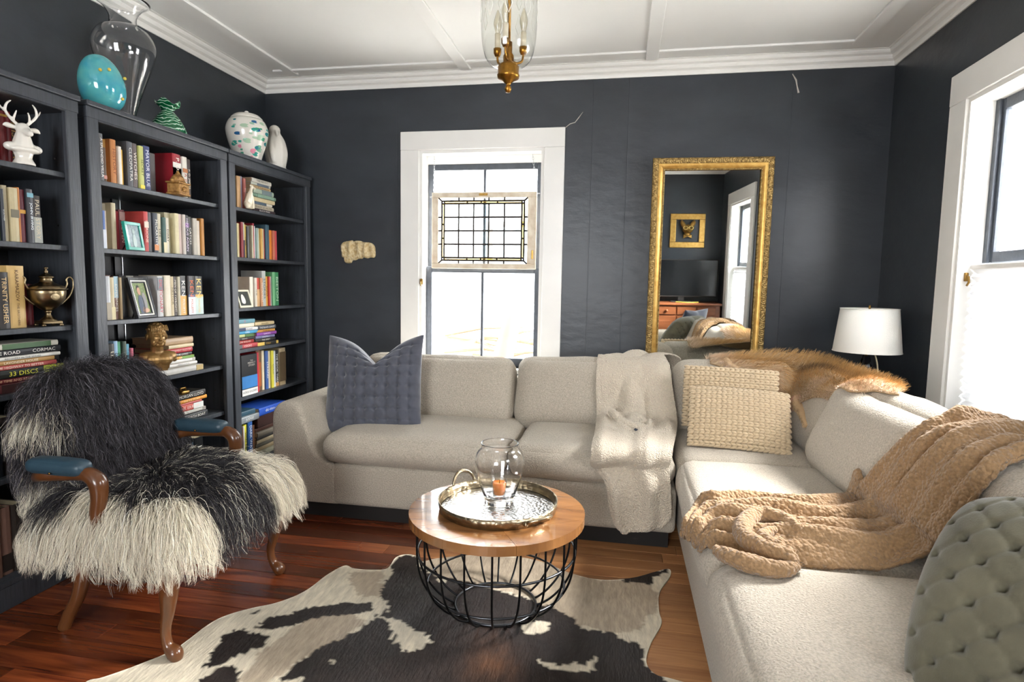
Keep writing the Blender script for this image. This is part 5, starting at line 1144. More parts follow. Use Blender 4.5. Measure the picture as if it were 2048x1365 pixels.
# tray
m_tray = M('hammered_nickel', 'b3a488', rough=.3, metal=1, var=.35, vscale=30, bump=.8, bscale=45, bdist=.004, voronoi=True)
m_trayin = M('hammered_bright_tray', 'c3c3c1', rough=.26, metal=1, var=.25, vscale=70, bump=.8, bscale=75, bdist=.002, voronoi=True)
R0 = .222; tray = thing('serving_tray', 'round hammered metal tray with loop handles on the coffee table', 'tray', (TX, TY+.015, TZ)); tc = (TX, TY+.015, TZ)
V, F = lathe([(0, .002), (R0-.006, .002), (R0-.006, .0045), (0, .0045)], 72, tc); obj('tray_base', V, F, m_trayin, tray, False)
V, F = lathe([(R0-.008, .001), (R0, .001), (R0+.004, .02), (R0+.006, .038), (R0+.003, .038), (R0-.002, .02), (R0-.004, .006)], 96, tc)
V = [Vector(v) for v in V]
for i, v in enumerate(V):
    if i//96 in (3, 4): v.z += .0014*math.sin(i % 96*2*PI/96*48)
obj('rim', V, F, m_tray, tray, True)
for a in (2.42, -.72):
    ca, sa = math.cos(a), math.sin(a); c = Vector((tc[0]+(R0+.008)*ca, tc[1]+(R0+.008)*sa, TZ+.026)); t = Vector((-sa, ca, 0)); o_ = Vector((ca, sa, 0))
    P = [c+t*(.052*math.cos(q))+(o_*.25+Vector((0, 0, 1))*(.9 if a > 0 else .35)+o_*(0 if a > 0 else .5))*(.062*math.sin(q)) for q in [PI*k/14 for k in range(15)]]
    P = [P[0]-Vector((0, 0, .012))]+P+[P[-1]-Vector((0, 0, .012))]
    h = MB().tube(P, .006, 8).build('handle', m_tray, tray, True)
    for s in (-1, 1): MB().add(*ell(c+t*.052*s-Vector((0, 0, .004)), (.009, .009, .012))).build('rivet', m_tray, h, True)
# glass vase and candle
m_clear = M('clear_glass', 'ffffff', rough=.0, trans=1, ior=1.45)
VX, VY = at(998, 1005, 'z', TZ+.005).x, at(998, 1005, 'z', TZ+.005).y; vc = (VX, VY, TZ+.005)
H = .215
outer = [(.0, .0), (.046, .0), (.05, .004), (.052, .02), (.062, .05), (.075, .09), (.084, .13), (.085, .155), (.078, .18), (.066, .195), (.063, .205), (.065, H)]
inner = [(.061, H), (.059, .205), (.062, .194), (.074, .178), (.081, .155), (.080, .13), (.071, .09), (.057, .05), (.045, .028), (.02, .024), (0, .024)]
po = [(p[0]*1.13, p[1]*1.1) for p in crom(outer, 3)]; pi_ = [(p[0]*1.135, p[1]*1.1) for p in crom(inner, 3)]
V, F = lathe(po+pi_, 56, vc); vase = obj('glass_vase', V, F, m_clear, None, True); tag(vase, 'clear glass bowl vase standing on the metal tray', 'vase')
m_wax = M('orange_wax', 'ff9426', rough=.5, sss=.2); cz = vc[2]+.0272
V, F = lathe([(0, 0), (.024, 0), (.026, .004), (.03, .055), (.03, .062), (.0285, .062), (.0275, .05), (.024, .005), (0, .005)], 32, (VX, VY, cz)); cup = obj('votive_cup', V, F, thin_glass('votive_glass', 'fafafa', .0, 1.3), None, True); tag(cup, 'small glass votive cup inside the clear vase', 'candle holder')
cn = thing('votive_candle', 'orange wax candle inside the small glass cup', 'candle', (VX, VY, cz+.006))
V, F = lathe([(0, 0), (.0232, 0), (.0265, .045), (.025, .048), (.018, .045), (0, .043)], 28, (VX, VY, cz+.006)); obj('wax', V, F, m_wax, cn, True)
MB().tube([(VX, VY, cz+.048), (VX+.001, VY, cz+.062)], .0012, 6).build('wick', m_black, cn)
# ------------------------------------------------------------------ gilt mirror
m_gold = M('gilt_gold', 'd0ab62', rough=.36, metal=.75, var=.3, vscale=30, hex2='b58a45'); m_goldc = M('carved_antique_gold', 'c2a468', rough=.45, metal=.65, var=.6, vscale=80, hex2='6e5530')
m_mirror = M('mirror_silver', 'eef2f0', rough=.015, metal=1)
def mirror():
    W_, H_ = .728, 1.50; cz = 2.047-H_/2; fw = .076
    root = thing('wall_mirror', 'tall gilt framed mirror with carved border on the back wall', 'mirror', (.527, 3.968, cz), (.018, 0, .0325))
    obj('glass', [(-W_/2+fw-.006, 0, -H_/2+fw-.006), (W_/2-fw+.006, 0, -H_/2+fw-.006), (W_/2-fw+.006, 0, H_/2-fw+.006), (-W_/2+fw-.006, 0, H_/2-fw+.006)] + [(s*(W_/2-fw+.006), .012, t*(H_/2-fw+.006)) for s, t in ((-1, -1), (1, -1), (1, 1), (-1, 1))],
        [(0, 1, 2, 3), (7, 6, 5, 4), (0, 4, 5, 1), (1, 5, 6, 2), (2, 6, 7, 3), (3, 7, 4, 0)], m_mirror, root, False, False)
    def side(L, ang, off):
        # across: 0 outer edge .. fw inner edge; bands: carved, plain cove, beaded lip
        T = Matrix.Translation(off) @ Matrix.Rotation(ang, 4, 'Y')
        for nm, a0, a1, na, fn, mt, step in (('carved_border', 0, .036, 13, 'c', m_goldc, .0028), ('gilt_cove', .036, .066, 6, 'p', m_gold, .2), ('beaded_lip', .066, .076, 5, 'b', m_goldc, .0025)):
            n = max(2, int(L/step)); V = []
            for i in range(n+1):
                for j in range(na+1):
                    a = a0+(a1-a0)*j/na; half = L/2-a; x = -half+2*half*i/n; u = j/na
                    if fn == 'c':
                        s = x/.052; k = s-math.floor(s)-.5; dx, dy = k*1.5, (u-.5)*1.1; r = math.hypot(dx, dy); th = math.atan2(dy, dx)
                        d = .014+.010*math.sin(u*PI)**.6 + .005*math.cos(9*r*2.2-th*(1 if int(math.floor(s)) % 2 else -1)*1.0)*math.exp(-r*1.3) + .002*noise.noise(Vector((x*150, a*150, ang*3)))
                        if j in (0, na): d = .016
                    elif fn == 'p': d = .020-.010*u+.003*math.sin(u*PI)
                    else: d = .012+.0035*math.sin(u*PI)*(1+.6*math.sin(x*2*PI/.009))
                    V.append(T @ Vector((x, -d, -a)))
            b = len(V)
            if fn == 'c': V += [T @ Vector((-L/2, .014, 0)), T @ Vector((L/2, .014, 0))]
            F = grid_faces(n+1, na+1)
            F = [f[::-1] for f in F]
            if fn == 'c': F.append(tuple([i*(na+1) for i in range(n+1)]+[b+1, b]))
            obj(nm, V, F, mt, root, True, False)
    side(W_, 0, (0, 0, H_/2)); side(W_, PI, (0, 0, -H_/2)); side(H_, PI/2, (W_/2, 0, 0)); side(H_, -PI/2, (-W_/2, 0, 0))
    MB().box(-W_/2+.01, W_/2-.01, .012, .02, -H_/2+.01, H_/2-.01).build('backing_board', m_black, root, False, False)
mirror()

# ------------------------------------------------------------------ table lamp in the corner
def lamp():
    c = at(1742, 650, 'y', 3.56); x, y = 1.335, 3.56; zb, zt = .905, 1.14
    stand = thing('side_table', 'narrow dark stand behind the sofa under the lamp', 'table', (1.41, 3.6, 0))
    MB().rbox(1.285, 1.535, 3.45, 3.72, .60, .625, .004, 1).build('table_top', m_case, stand)
    for a in (1.30, 1.50):
        for b in (3.465, 3.685): MB().rbox(a, a+.025, b, b+.025, 0, .60, .003, 1).build('leg', m_case, stand)
    r = thing('table_lamp', 'glass table lamp with white drum shade in the right corner', 'lamp', (x, y, .626))
    m_sh = M('white_linen_shade', 'e8e6df', rough=.9, bump=.2, bscale=200, sss=.1)
    sh = obj('lamp_shade', *lathe([(.168, zb), (.142, zt), (.1405, zt), (.1665, zb)], 48, (x, y, 0)), m_sh, r, True)
    for z, q in ((zb, .168), (zt, .142)): MB().tube([(x+q*math.cos(2*PI*k/48), y+q*math.sin(2*PI*k/48), z) for k in range(48)], .0025, 6, True).build('shade_trim', m_sh, sh, True)
    MB().tube([(x-.142, y, zt-.006), (x+.142, y, zt-.006)], .002, 6).tube([(x, y-.142, zt-.006), (x, y+.142, zt-.006)], .002, 6).build('spider', m_steel, sh)
    V, F = lathe([tuple(p) for p in crom([(0, .6285), (.05, .6285), (.052, .64), (.046, .66), (.05, .70), (.052, .74), (.045, .79), (.03, .84), (.018, .88), (.014, .895), (0, .895)], 4)], 10, (x, y, 0)); obj('glass_base', V, F, M('lamp_glass', 'ffffff', rough=.03, trans=1), r, False)
    MB().tube([(x, y, .88), (x, y, zt-.01)], .006, 8).tube([(x, y, zt-.006), (x, y, zt+.02)], .006, 8).build('stem', m_brass, r, True)
    V, F = lathe([tuple(p) for p in crom([(.012, .95), (.014, .97), (.03, 1.0), (.031, 1.025), (.018, 1.052), (0, 1.058)], 4)], 20, (x+.03, y, 0)); obj('bulb', V, F, M('unlit_bulb', 'e6e4de', rough=.3), r, True)
    MB().tube([Vector(p) for p in crom([(x+.03, y-.02, .91), (x+.045, y-.035, .84), (x+.05, y-.04, .76), (x+.06, y-.03, .64), (x+.10, y+.02, .628)], 6)], .004, 6).build('cord', M('ivory_cord', 'd8cba8', rough=.5), r, True)
lamp()

# ------------------------------------------------------------------ hanging lantern
def lantern():
    p = at(1016, 186, 'y', 2.05); x, y, z0 = p.x, p.y, p.z
    r = thing('hanging_lantern', 'etched glass bell lantern with brass fittings hanging from the ceiling', 'ceiling light', (x, y, HC-.01))
    m_br = M('gilt_brass', 'b8873a', rough=.3, metal=1, var=.4, vscale=60, bump=.5, bscale=110, bdist=.003)
    pr = [(.0, 0), (.008, .002), (.012, .012), (.009, .022), (.006, .026), (.012, .032), (.020, .040), (.036, .048), (.038, .058), (.035, .062), (.036, .085), (.030, .092), (.018, .098), (.018, .12), (.012, .13), (.012, .165), (0, .166)]
    V, F = lathe([(a, z0+b) for a, b in pr], 28, (x, y, 0)); obj('finial_cup', V, F, m_br, r, True)
    gp = [tuple(q) for q in crom([(.03, .082), (.055, .09), (.078, .115), (.09, .16), (.0945, .23), (.094, .32), (.098, .38), (.112, .41)], 4)]
    V, F = lathe([(a, z0+b) for a, b in gp], 40, (x, y, 0)); g = obj('glass_bell', V, F, thin_glass('etched_lantern_glass', 'f8f9f7', .08, 1.5), r, True)
    m_et = M('etched_frost', 'f0efe8', rough=.8)
    for k in range(9):
        a = 2*PI*k/9
        for dz, s in ((.25, 1), (.33, .8)):
            P = [(x+.0955*math.cos(a+da*s), y+.0955*math.sin(a+da*s), z0+dz+h*s) for da, h in ((-.12, 0), (-.05, .03), (0, .045), (.05, .03), (.12, 0), (.04, -.02), (0, -.03), (-.04, -.02))]
            MB().tube(P, .0012, 4, True).build('etched_spray', m_et, g, True)
    MB().tube([(x, y, z0+.15), (x, y, z0+.50)], .006, 8).build('centre_rod', m_br, r, True)
    for k in range(3):
        a = .5+2*PI*k/3; c, s = math.cos(a), math.sin(a)
        arm = MB().tube([Vector(q) for q in crom([(x+.012*c, y+.012*s, z0+.105), (x+.03*c, y+.03*s, z0+.10), (x+.048*c, y+.048*s, z0+.11), (x+.052*c, y+.052*s, z0+.135)], 5)], .004, 6).build('candle_arm', m_br, r, True)
        V, F = lathe([(0, 0), (.008, 0), (.013, .012), (.014, .026), (.011, .026), (.0105, .02), (0, .02)], 16, (x+.052*c, y+.052*s, z0+.13)); obj('candle_cup', V, F, m_br, arm, True)
        MB().tube([(x+.052*c, y+.052*s, z0+.15), (x+.052*c, y+.052*s, z0+.205)], .0095, 12).build('candle_sleeve', M('ivory_sleeve', 'd9cfb8', rough=.6), arm, True)
        V, F = lathe([tuple(q) for q in crom([(.007, .0), (.012, .02), (.0145, .035), (.010, .055), (.003, .075), (0, .078)], 4)], 14, (x+.052*c, y+.052*s, z0+.205)); obj('bulb', V, F, thin_glass('candle_bulb_glass', 'f0ece2', .02, 2), arm, True)
    MB().tube([(x, y, z0+.50), (x, y, HC-.02)], .004, 6).build('chain', m_br, r, True)
    V, F = lathe([(0, -.035), (.02, -.034), (.05, -.02), (.06, 0), (0, 0)], 28, (x, y, HC-.001)); obj('ceiling_rose', V, F, m_br, r, True)
    for k in range(3):
        a = 2*PI*k/3; MB().tube([(x+.11*math.cos(a), y+.11*math.sin(a), z0+.41), (x, y, z0+.56)], .002, 5).build('hanger', m_br, r, True)
lantern()

# ------------------------------------------------------------------ plaster fragment on the back wall
def fragment():
    from mathutils.geometry import delaunay_2d_cdt
    Z = [(515, 400), (560, 330), (640, 290), (720, 280), (800, 262), (840, 290), (900, 272), (1000, 275), (1100, 310), (1220, 315), (1320, 350), (1380, 430), (1395, 560), (1395, 660), (1350, 715), (1270, 710), (1190, 730), (1100, 705), (1050, 740), (960, 740), (900, 775), (810, 785), (785, 840), (720, 855), (640, 845), (600, 790), (590, 720), (545, 690), (540, 610), (520, 500)]
    P = [at(640+a/12.8, 460+b/12.8, 'y', YB-.02) for a, b in Z]; out = np.array(crom([(p.x, p.z) for p in P], 3, True)); nb = len(out)
    X, Y = np.meshgrid(np.arange(out[:, 0].min(), out[:, 0].max(), .004), np.arange(out[:, 1].min(), out[:, 1].max(), .004)); Q = np.stack([X.ravel(), Y.ravel()], 1)
    r = delaunay_2d_cdt([Vector(p) for p in np.vstack([out, Q])], [(i, (i+1) % nb) for i in range(nb)], [], 1, 1e-6)
    V2 = np.array([v[:] for v in r[0]]); F = [tuple(f) for f in r[2]]
    d = np.sqrt(((V2[:, None]-out[None])**2).sum(2)).min(1); x0, z0 = out.min(0); w, h = np.ptp(out, axis=0); u = (V2[:, 0]-x0)/w; v = (V2[:, 1]-z0)/h
    rel = np.clip(d/.012, 0, 1)**.5*.022
    cav = sum(np.exp(-(((u-a)/.07)**2+((v-b)/.22)**2)) for a, b in ((.17, .66), (.42, .70), (.82, .62))); ridge = sum(np.exp(-(((u-a)/.05)**2+((v-b)/.3)**2)) for a, b in ((.28, .62), (.55, .7), (.73, .6)))
    nz = np.array([noise.noise(Vector((p[0]*90, p[1]*90, 1))) for p in V2]); y = YB-.004-(rel-.010*cav*(1+nz)+.010*ridge+.003*nz*np.clip(d/.01, 0, 1)); y = np.minimum(y, YB-.003)
    V = np.stack([V2[:, 0], y, V2[:, 1]], 1); n = len(V); V = np.vstack([V, np.stack([out[:, 0], np.full(nb, YB-.0005), out[:, 1]], 1)])
    F = F+[(i, (i+1) % nb, n+(i+1) % nb, n+i) for i in range(nb)]
    tag(obj('plaster_relief', V, F, M('ivory_plaster', 'e0d2ac', rough=.7, var=.35, vscale=60, hex2='b89a66'), None, True), 'broken ivory plaster relief fragment on the back wall beside window', 'wall ornament')
fragment()

# ------------------------------------------------------------------ ornaments on the bookcases
m_porc = M('white_glazed_porcelain', 'e2ded4', rough=.15, coat=.5, var=.04, vscale=20)
def deer():
    p = at(48, 326, 'x', -2.245); o = Vector((p.x, p.y, Z1[0]+.0005))
    sh = [('m', *lathe([(0, 0), (.036, 0), (.036, .006), (.027, .022), (.024, .04), (0, .04)], 24)),
          ('t', [(0, 0, .04), (0, 0, .075), (.004, 0, .12)], [.030, .034, .021]), ('e', (.0, -.036, .064), (.020, .026, .017)), ('e', (.0, .036, .064), (.020, .026, .017)), ('e', (.012, 0, .056), (.026, .05, .014)),
          ('e', (.008, 0, .13), (.024, .023, .026)), ('t', [(.012, 0, .128), (.034, .004, .118), (.05, .006, .112)], [.018, .014, .011]),
          ('t', [(0, .018, .135), (-.002, .045, .136), (-.002, .056, .13)], [.006, .010, .004]), ('t', [(0, -.018, .135), (-.002, -.045, .14), (-.002, -.056, .138)], [.006, .010, .004])]
    for s in (-1, 1):
        sh += [('t', [(0, s*.010, .145), (-.004, s*.030, .165), (0, s*.048, .19), (.004, s*.045, .215), (.01, s*.034, .228)], [.0062, .0058, .0052, .0045, .0032]), ('t', [(-.003, s*.026, .16), (.008, s*.022, .182), (.01, s*.018, .195)], [.005, .004, .003]), ('t', [(0, s*.046, .185), (-.006, s*.058, .20), (-.006, s*.064, .212)], [.0045, .0038, .003])]
    me = blob('deer_bust', sh, m_porc, .0026, 4); q = inst('deer_bust', me); q.location = o; q.rotation_euler = (0, 0, -.35); tag(q, 'white porcelain stag bust on the left-edge bookcase top shelf', 'figurine')
deer()
m_bronze = M('bronze_gilt_bust', 'a8844e', rough=.34, metal=.45, var=.4, vscale=25, hex2='7a5c36', bump=.1, bscale=80)
def bust():
    p = at(316, 752, 'x', -2.27); o = Vector((p.x, p.y, BUSTZ+.0005))
    # facing +x (towards the room), height about .235
    sh = [('m', *(lambda q: (q.V, q.F))(MB().box(-.035, .03, -.038, .038, 0, .012))),
          ('m', *(lambda L: L)((lambda pts, y0, y1: ([(x, y, z) for y in (y0, y1) for x, z in pts], [tuple(range(len(pts)))[::-1], tuple(range(len(pts), 2*len(pts)))]+[(i, (i+1) % len(pts), len(pts)+(i+1) % len(pts), len(pts)+i) for i in range(len(pts))]))([(-.03, .01), (.03, .01), (.045, .05), (.03, .085), (-.03, .085)], -.045, .045))),
          ('e', (0, -.055, .075), (.035, .045, .032)), ('e', (0, .055, .075), (.035, .045, .032)), ('e', (.018, -.03, .062), (.032, .042, .034)), ('e', (.018, .03, .062), (.032, .042, .034)), ('t', [(0, -.085, .078), (.0, -.098, .06)], [.024, .016]), ('t', [(0, .085, .078), (0, .098, .06)], [.024, .016]),
          ('t', [(-.002, 0, .08), (.0, .0, .105), (.008, 0, .135)], [.036, .029, .029]),
          ('e', (.0, 0, .188), (.046, .037, .046)), ('e', (.018, 0, .165), (.030, .029, .038)), ('e', (.034, 0, .138), (.014, .017, .012)), ('e', (.02, .018, .148), (.018, .012, .02)), ('e', (.02, -.018, .148), (.018, .012, .02)),
          ('t', [(.046, 0, .185), (.055, 0, .170), (.058, 0, .163)], [.0045, .006, .0075]), ('e', (.044, 0, .189), (.006, .026, .0045)), ('e', (.047, 0, .1505), (.006, .013, .0035)), ('e', (.046, 0, .1445), (.006, .010, .003)),
          ('e', (.043, .0135, .178), (.005, .007, .0035)), ('e', (.043, -.0135, .178), (.005, .007, .0035)), ('e', (-.002, .038, .170), (.011, .005, .015)), ('e', (-.002, -.038, .170), (.011, .005, .015))]
    def up(s):
        q = lambda p: (p[0]*1.15, p[1]*1.15, .134+(p[2]-.14)*1.12)
        return ('e', q(s[1]), tuple(v*1.13 for v in s[2])) if s[0] == 'e' else ('t', [q(p) for p in s[1]], [v*1.12 for v in s[2]])
    body, head = sh[:9], sh[9:]
    body = [s if s[0] == 'm' else ('e', (s[1][0], s[1][1]*.78, s[1][2]*.88), s[2]) if s[0] == 'e' else ('t', [(p[0], p[1]*.78, p[2]*(.88 if p[2] < .1 else .97)) for p in s[1]], s[2]) for s in body]; n_body = len(body); sh = head
    rr = random.Random(4)
    for i in range(80):                                   # hair locks
        a = rr.uniform(-PI, PI); e = rr.uniform(.25, 1.5); d = Vector((math.cos(a)*math.cos(e), math.sin(a)*math.cos(e), math.sin(e)))
        if d.x > .75 and e < .5: continue
        sh.append(('e', (d.x*.046, d.y*.037, .188+d.z*.046), (.008, .004, .004), (rr.uniform(-1, 1), rr.uniform(-.5, .5), a)))
    for k in range(9): y = (k-4)*.0075; sh.append(('t', [(.032, y, .222), (.043, y*1.02, .208), (.046, y*1.05, .197)], [.003, .003, .002]))
    sh = body+[up(s if len(s) == 3 else s[:3]) for s in sh]
    me = blob('portrait_bust', sh, m_bronze, .0022, 2); q = inst('portrait_bust', me); q.location = o; q.rotation_euler = (0, 0, -.55); tag(q, 'bronze classical portrait bust on the middle bookcase', 'bust')
bust()
def urn():
    p = at(102, 652, 'x', -2.225); o = (p.x-.01, p.y, Z1[2]+.0005)
    m_s = M('tarnished_silver', '9a8a6c', rough=.3, metal=1, var=.45, vscale=14, hex2='6a5a42')
    r = thing('trophy_urn', 'tarnished silver lidded trophy urn on the left-edge bookcase', 'urn', o)
    def L(n, pr, m=None, seg=40): V, F = lathe([tuple(q) for q in crom(pr, 3)], seg); return obj(n, V, F, m_s, r, True, False)
    MB().rbox(-.034, .034, -.034, .034, .010, .022, .003, 2).build('plinth', m_s, r, False, False)
    for sx in (-1, 1):
        for sy in (-1, 1): V, F = ell((sx*.03, sy*.03, .006), (.008, .008, .0065)); obj('foot', V, F, m_s, r, True, False)
    L('stem', [(.030, .022), (.026, .028), (.014, .038), (.009, .05), (.012, .058), (.01, .062)]); L('bowl', [(.0, .06), (.014, .062), (.038, .08), (.056, .105), (.062, .13), (.062, .142), (.066, .146), (.064, .150), (0, .150)])
    L('lid', [(.062, .150), (.055, .160), (.035, .168), (.023, .176), (.02, .19), (.026, .194), (.02, .2), (.012, .206), (.006, .212), (.007, .218), (.004, .224), (.0075, .230), (0, .236)])
    V, F = lathe([(.013, 0), (.016, .001), (.016, .003), (.013, .004), (0, .003)], 24); obj('medallion', [Matrix.Rotation(PI/2, 4, 'Y') @ Vector(v) + Vector((.0585, 0, .118)) for v in V], F, m_s, r, True, False)
    for s in (-1, 1):
        P = [Vector((0, s*a, b)) for a, b in ((.045, .085), (.075, .115), (.092, .15), (.094, .18), (.082, .196), (.07, .186), (.072, .168), (.062, .148))]; MB().tube([Vector(q) for q in crom(P, 5)], .0036, 8).build('handle', m_s, r, True, False)
    r.rotation_euler = (0, 0, -.3)
urn()
def picture_frame(name, label, loc, w, h, tilt, yaw, bands, picture, depth=.012, mat_stand=None):
    r = thing(name, label, 'photo frame', loc, (0, 0, 0)); r.matrix_basis = Matrix.Translation(loc) @ Matrix.Rotation(yaw, 4, 'Z') @ Matrix.Rotation(-tilt, 4, 'Y')
    a = 0
    for nm, wd, hx, d, rough, met in bands:
        m = M('frame_'+hx, hx, rough=rough, metal=met)
        mb = MB(); y0, y1, z0, z1 = -w/2+a, w/2-a, a, h-a
        for q in ((y0, y1, z1-wd, z1), (y0, y1, z0, z0+wd), (y0, y0+wd, z0+wd, z1-wd), (y1-wd, y1, z0+wd, z1-wd)): mb.rbox(-depth, d, *q, .001, 1)
        mb.build(nm, m, r, False, False); a += wd
    pw, ph = w-2*a, h-2*a
    pic = MB().box(-.004, 0, -w/2+a, w/2-a, a, h-a).build('picture', picture[0], r, False, False)
    for nm, pts, hx in picture[1]:
        V = [(.0006, -w/2+a+u*pw, a+v*ph) for u, v in crom(pts, 4, True)]; V2 = [(.0012, y, z) for _, y, z in V]; k = len(V)
        obj(nm, V+V2, [tuple(range(k, 2*k))]+[(i, (i+1) % k, k+(i+1) % k, k+i) for i in range(k)], M('print_'+hx, hx, rough=.4), pic, False, False)
    MB().box(-depth-.002, -.004, -w/2+.004, w/2-.004, .004, h-.004).build('backing', m_black, r, False, False)
    MB().tube([(-depth, 0, h*.6), (-.075, 0, .004+.075*math.tan(tilt)*0)], .003, 5).build('strut', m_black, r, False, False)
    return r
p = at(292, 634, 'x', -2.222)
picture_frame('photo_frame', 'black and silver photo frame with portrait photo, leaning on the middle bookcase', (p.x+.005, p.y, Z2[2]+.001), .135, .195, .24, .12, [('outer_moulding', .013, '1b1c20', .25, .008, 0) if 0 else ('outer_moulding', .013, '1b1c20', .008, .25, 0), ('silver_fillet', .006, 'd8d2c2', .006, .3, .6), ('inner_moulding', .006, '24242a', .004, .3, 0)],
    (M('leafy_photo_print', '8f9c5c', rough=.3, var=.6, vscale=90, hex2='4f6a34'), [('shirt', [(.18, .0), (.5, .0), (.62, .2), (.6, .5), (.42, .6), (.25, .52), (.15, .3)], '36455c'), ('face', [(.33, .62), (.45, .60), (.52, .7), (.48, .84), (.36, .85), (.28, .75)], 'c99a7c'), ('hair', [(.25, .76), (.3, .88), (.42, .93), (.5, .86), (.42, .84), (.32, .82)], '2a241f'), ('dog', [(.55, .2), (.75, .15), (.85, .35), (.82, .6), (.68, .68), (.55, .55), (.5, .35)], '8d8a86'), ('arm', [(.35, .03), (.75, .02), (.9, .1), (.7, .17), (.45, .2)], 'cfa184')]))
p = at(272, 497, 'x', -2.215)
picture_frame('photo_frame', 'teal glass photo frame before the books, second shelf, middle bookcase', (p.x+.004, p.y, Z2[1]+.001), .105, .13, .16, .1, [('glass_rim', .014, '2f9c8c', .004, .1, 0)], (M('teal_photo_print', '55787c', rough=.2, var=.5, vscale=60, hex2='2c4a52'), [('figure', [(.35, .05), (.6, .05), (.62, .45), (.5, .6), (.36, .45)], 'b9ccc8'), ('head', [(.4, .62), (.55, .6), (.58, .75), (.48, .84), (.39, .75)], 'a8beba')]))
p = at(492, 619, 'x', -2.21)
picture_frame('photo_frame', 'small ivory photo frame with a dog picture on the corner bookcase', (p.x+.004, p.y, Z3[2]+.001), .125, .11, .3, .0, [('moulding', .012, 'cfc9b4', .005, .35, 0)], (M('dark_photo_print', '3a4038', rough=.3, var=.5, vscale=70, hex2='23282a'), [('dog', [(.25, .2), (.5, .15), (.6, .4), (.5, .75), (.35, .8), (.25, .55)], 'd5d3cd')]))
def casket():
    p = at(357, 385, 'x', -2.215); r = thing('trinket_casket', 'small carved gilt casket before the books, top shelf, middle bookcase', 'box', (p.x, p.y, Z2[0]+.001), (0, 0, .15))
    m = M('carved_gilt_wood', 'b58a4c', rough=.5, metal=.3, var=.5, vscale=60, hex2='7a5226', bump=.8, bscale=130, bdist=.003)
    MB().rbox(-.035, .035, -.05, .05, 0, .01, .003, 2).rbox(-.031, .031, -.046, .046, .01, .055, .004, 2).rbox(-.036, .036, -.052, .052, .055, .064, .003, 2).build('body', m, r, False, False)
    for k in range(7):
        a = PI*(k+.5)/7; MB().tube([(.032, .003*math.cos(a), .02), (.034, .02*math.cos(a), .02+.022*math.sin(a))], [.003, .005], 6).build('shell_rib', m, r, True, False)
    sh = [('t', [(0, -.045, .066), (0, 0, .086), (0, .045, .066)], [.014, .022, .014]), ('e', (0, 0, .10), (.012, .014, .016)), ('e', (0, -.022, .088), (.012, .012, .012)), ('e', (0, .022, .088), (.012, .012, .012)), ('e', (0, 0, .115), (.006, .007, .008))]
    me = blob('lid', sh, m, .0025, 2); q = inst('lid', me, r, False)
casket()
tag((lambda o: o)(MB().rbox(-.02, .02, -.028, .028, 0, .022, .006, 2).tube([(.0, -.018, .022), (0, -.018, .034), (0, .018, .034), (0, .018, .022)], .004, 6).xf(Matrix.Translation((at(366, 783, 'x', -2.235).x, at(366, 783, 'x', -2.235).y, Z2[4]+.1515))).build('brass_padlock', m_brass, None, True)), 'small brass padlock lying on the book stack behind the armchair', 'padlock')
def hound():
    p = at(500, 416, 'x', -2.215); m = M('ivory_porcelain', 'ded4bd', rough=.2, coat=.4)
    sh = [('e', (0, 0, .004), (.024, .03, .005)), ('t', [(-.012, -.004, .03), (-.002, -.002, .065), (.004, .0, .092)], [.024, .021, .015]), ('t', [(.004, 0, .09), (.006, .006, .115), (.006, .014, .132)], [.013, .009, .010]), ('t', [(.006, .014, .133), (.008, .032, .129), (.009, .046, .124)], [.011, .007, .0045]), ('e', (.004, .004, .139), (.004, .009, .006)),
          ('t', [(.008, .012, .075), (.012, .018, .04), (.012, .018, .006)], [.009, .006, .006]), ('t', [(-.006, .012, .075), (-.006, .02, .04), (-.006, .02, .006)], [.009, .006, .006]), ('e', (-.004, -.016, .022), (.018, .02, .02)), ('t', [(.0, -.014, .012), (.004, .004, .008)], [.009, .006])]
    q = inst('hound_figurine', blob('hound_figurine', sh, m, .0022, 3)); q.location = (p.x, p.y, Z3[0]+.001); tag(q, 'ivory seated greyhound figurine on the corner bookcase top shelf', 'figurine')
hound()
TOPZ = 1.9705
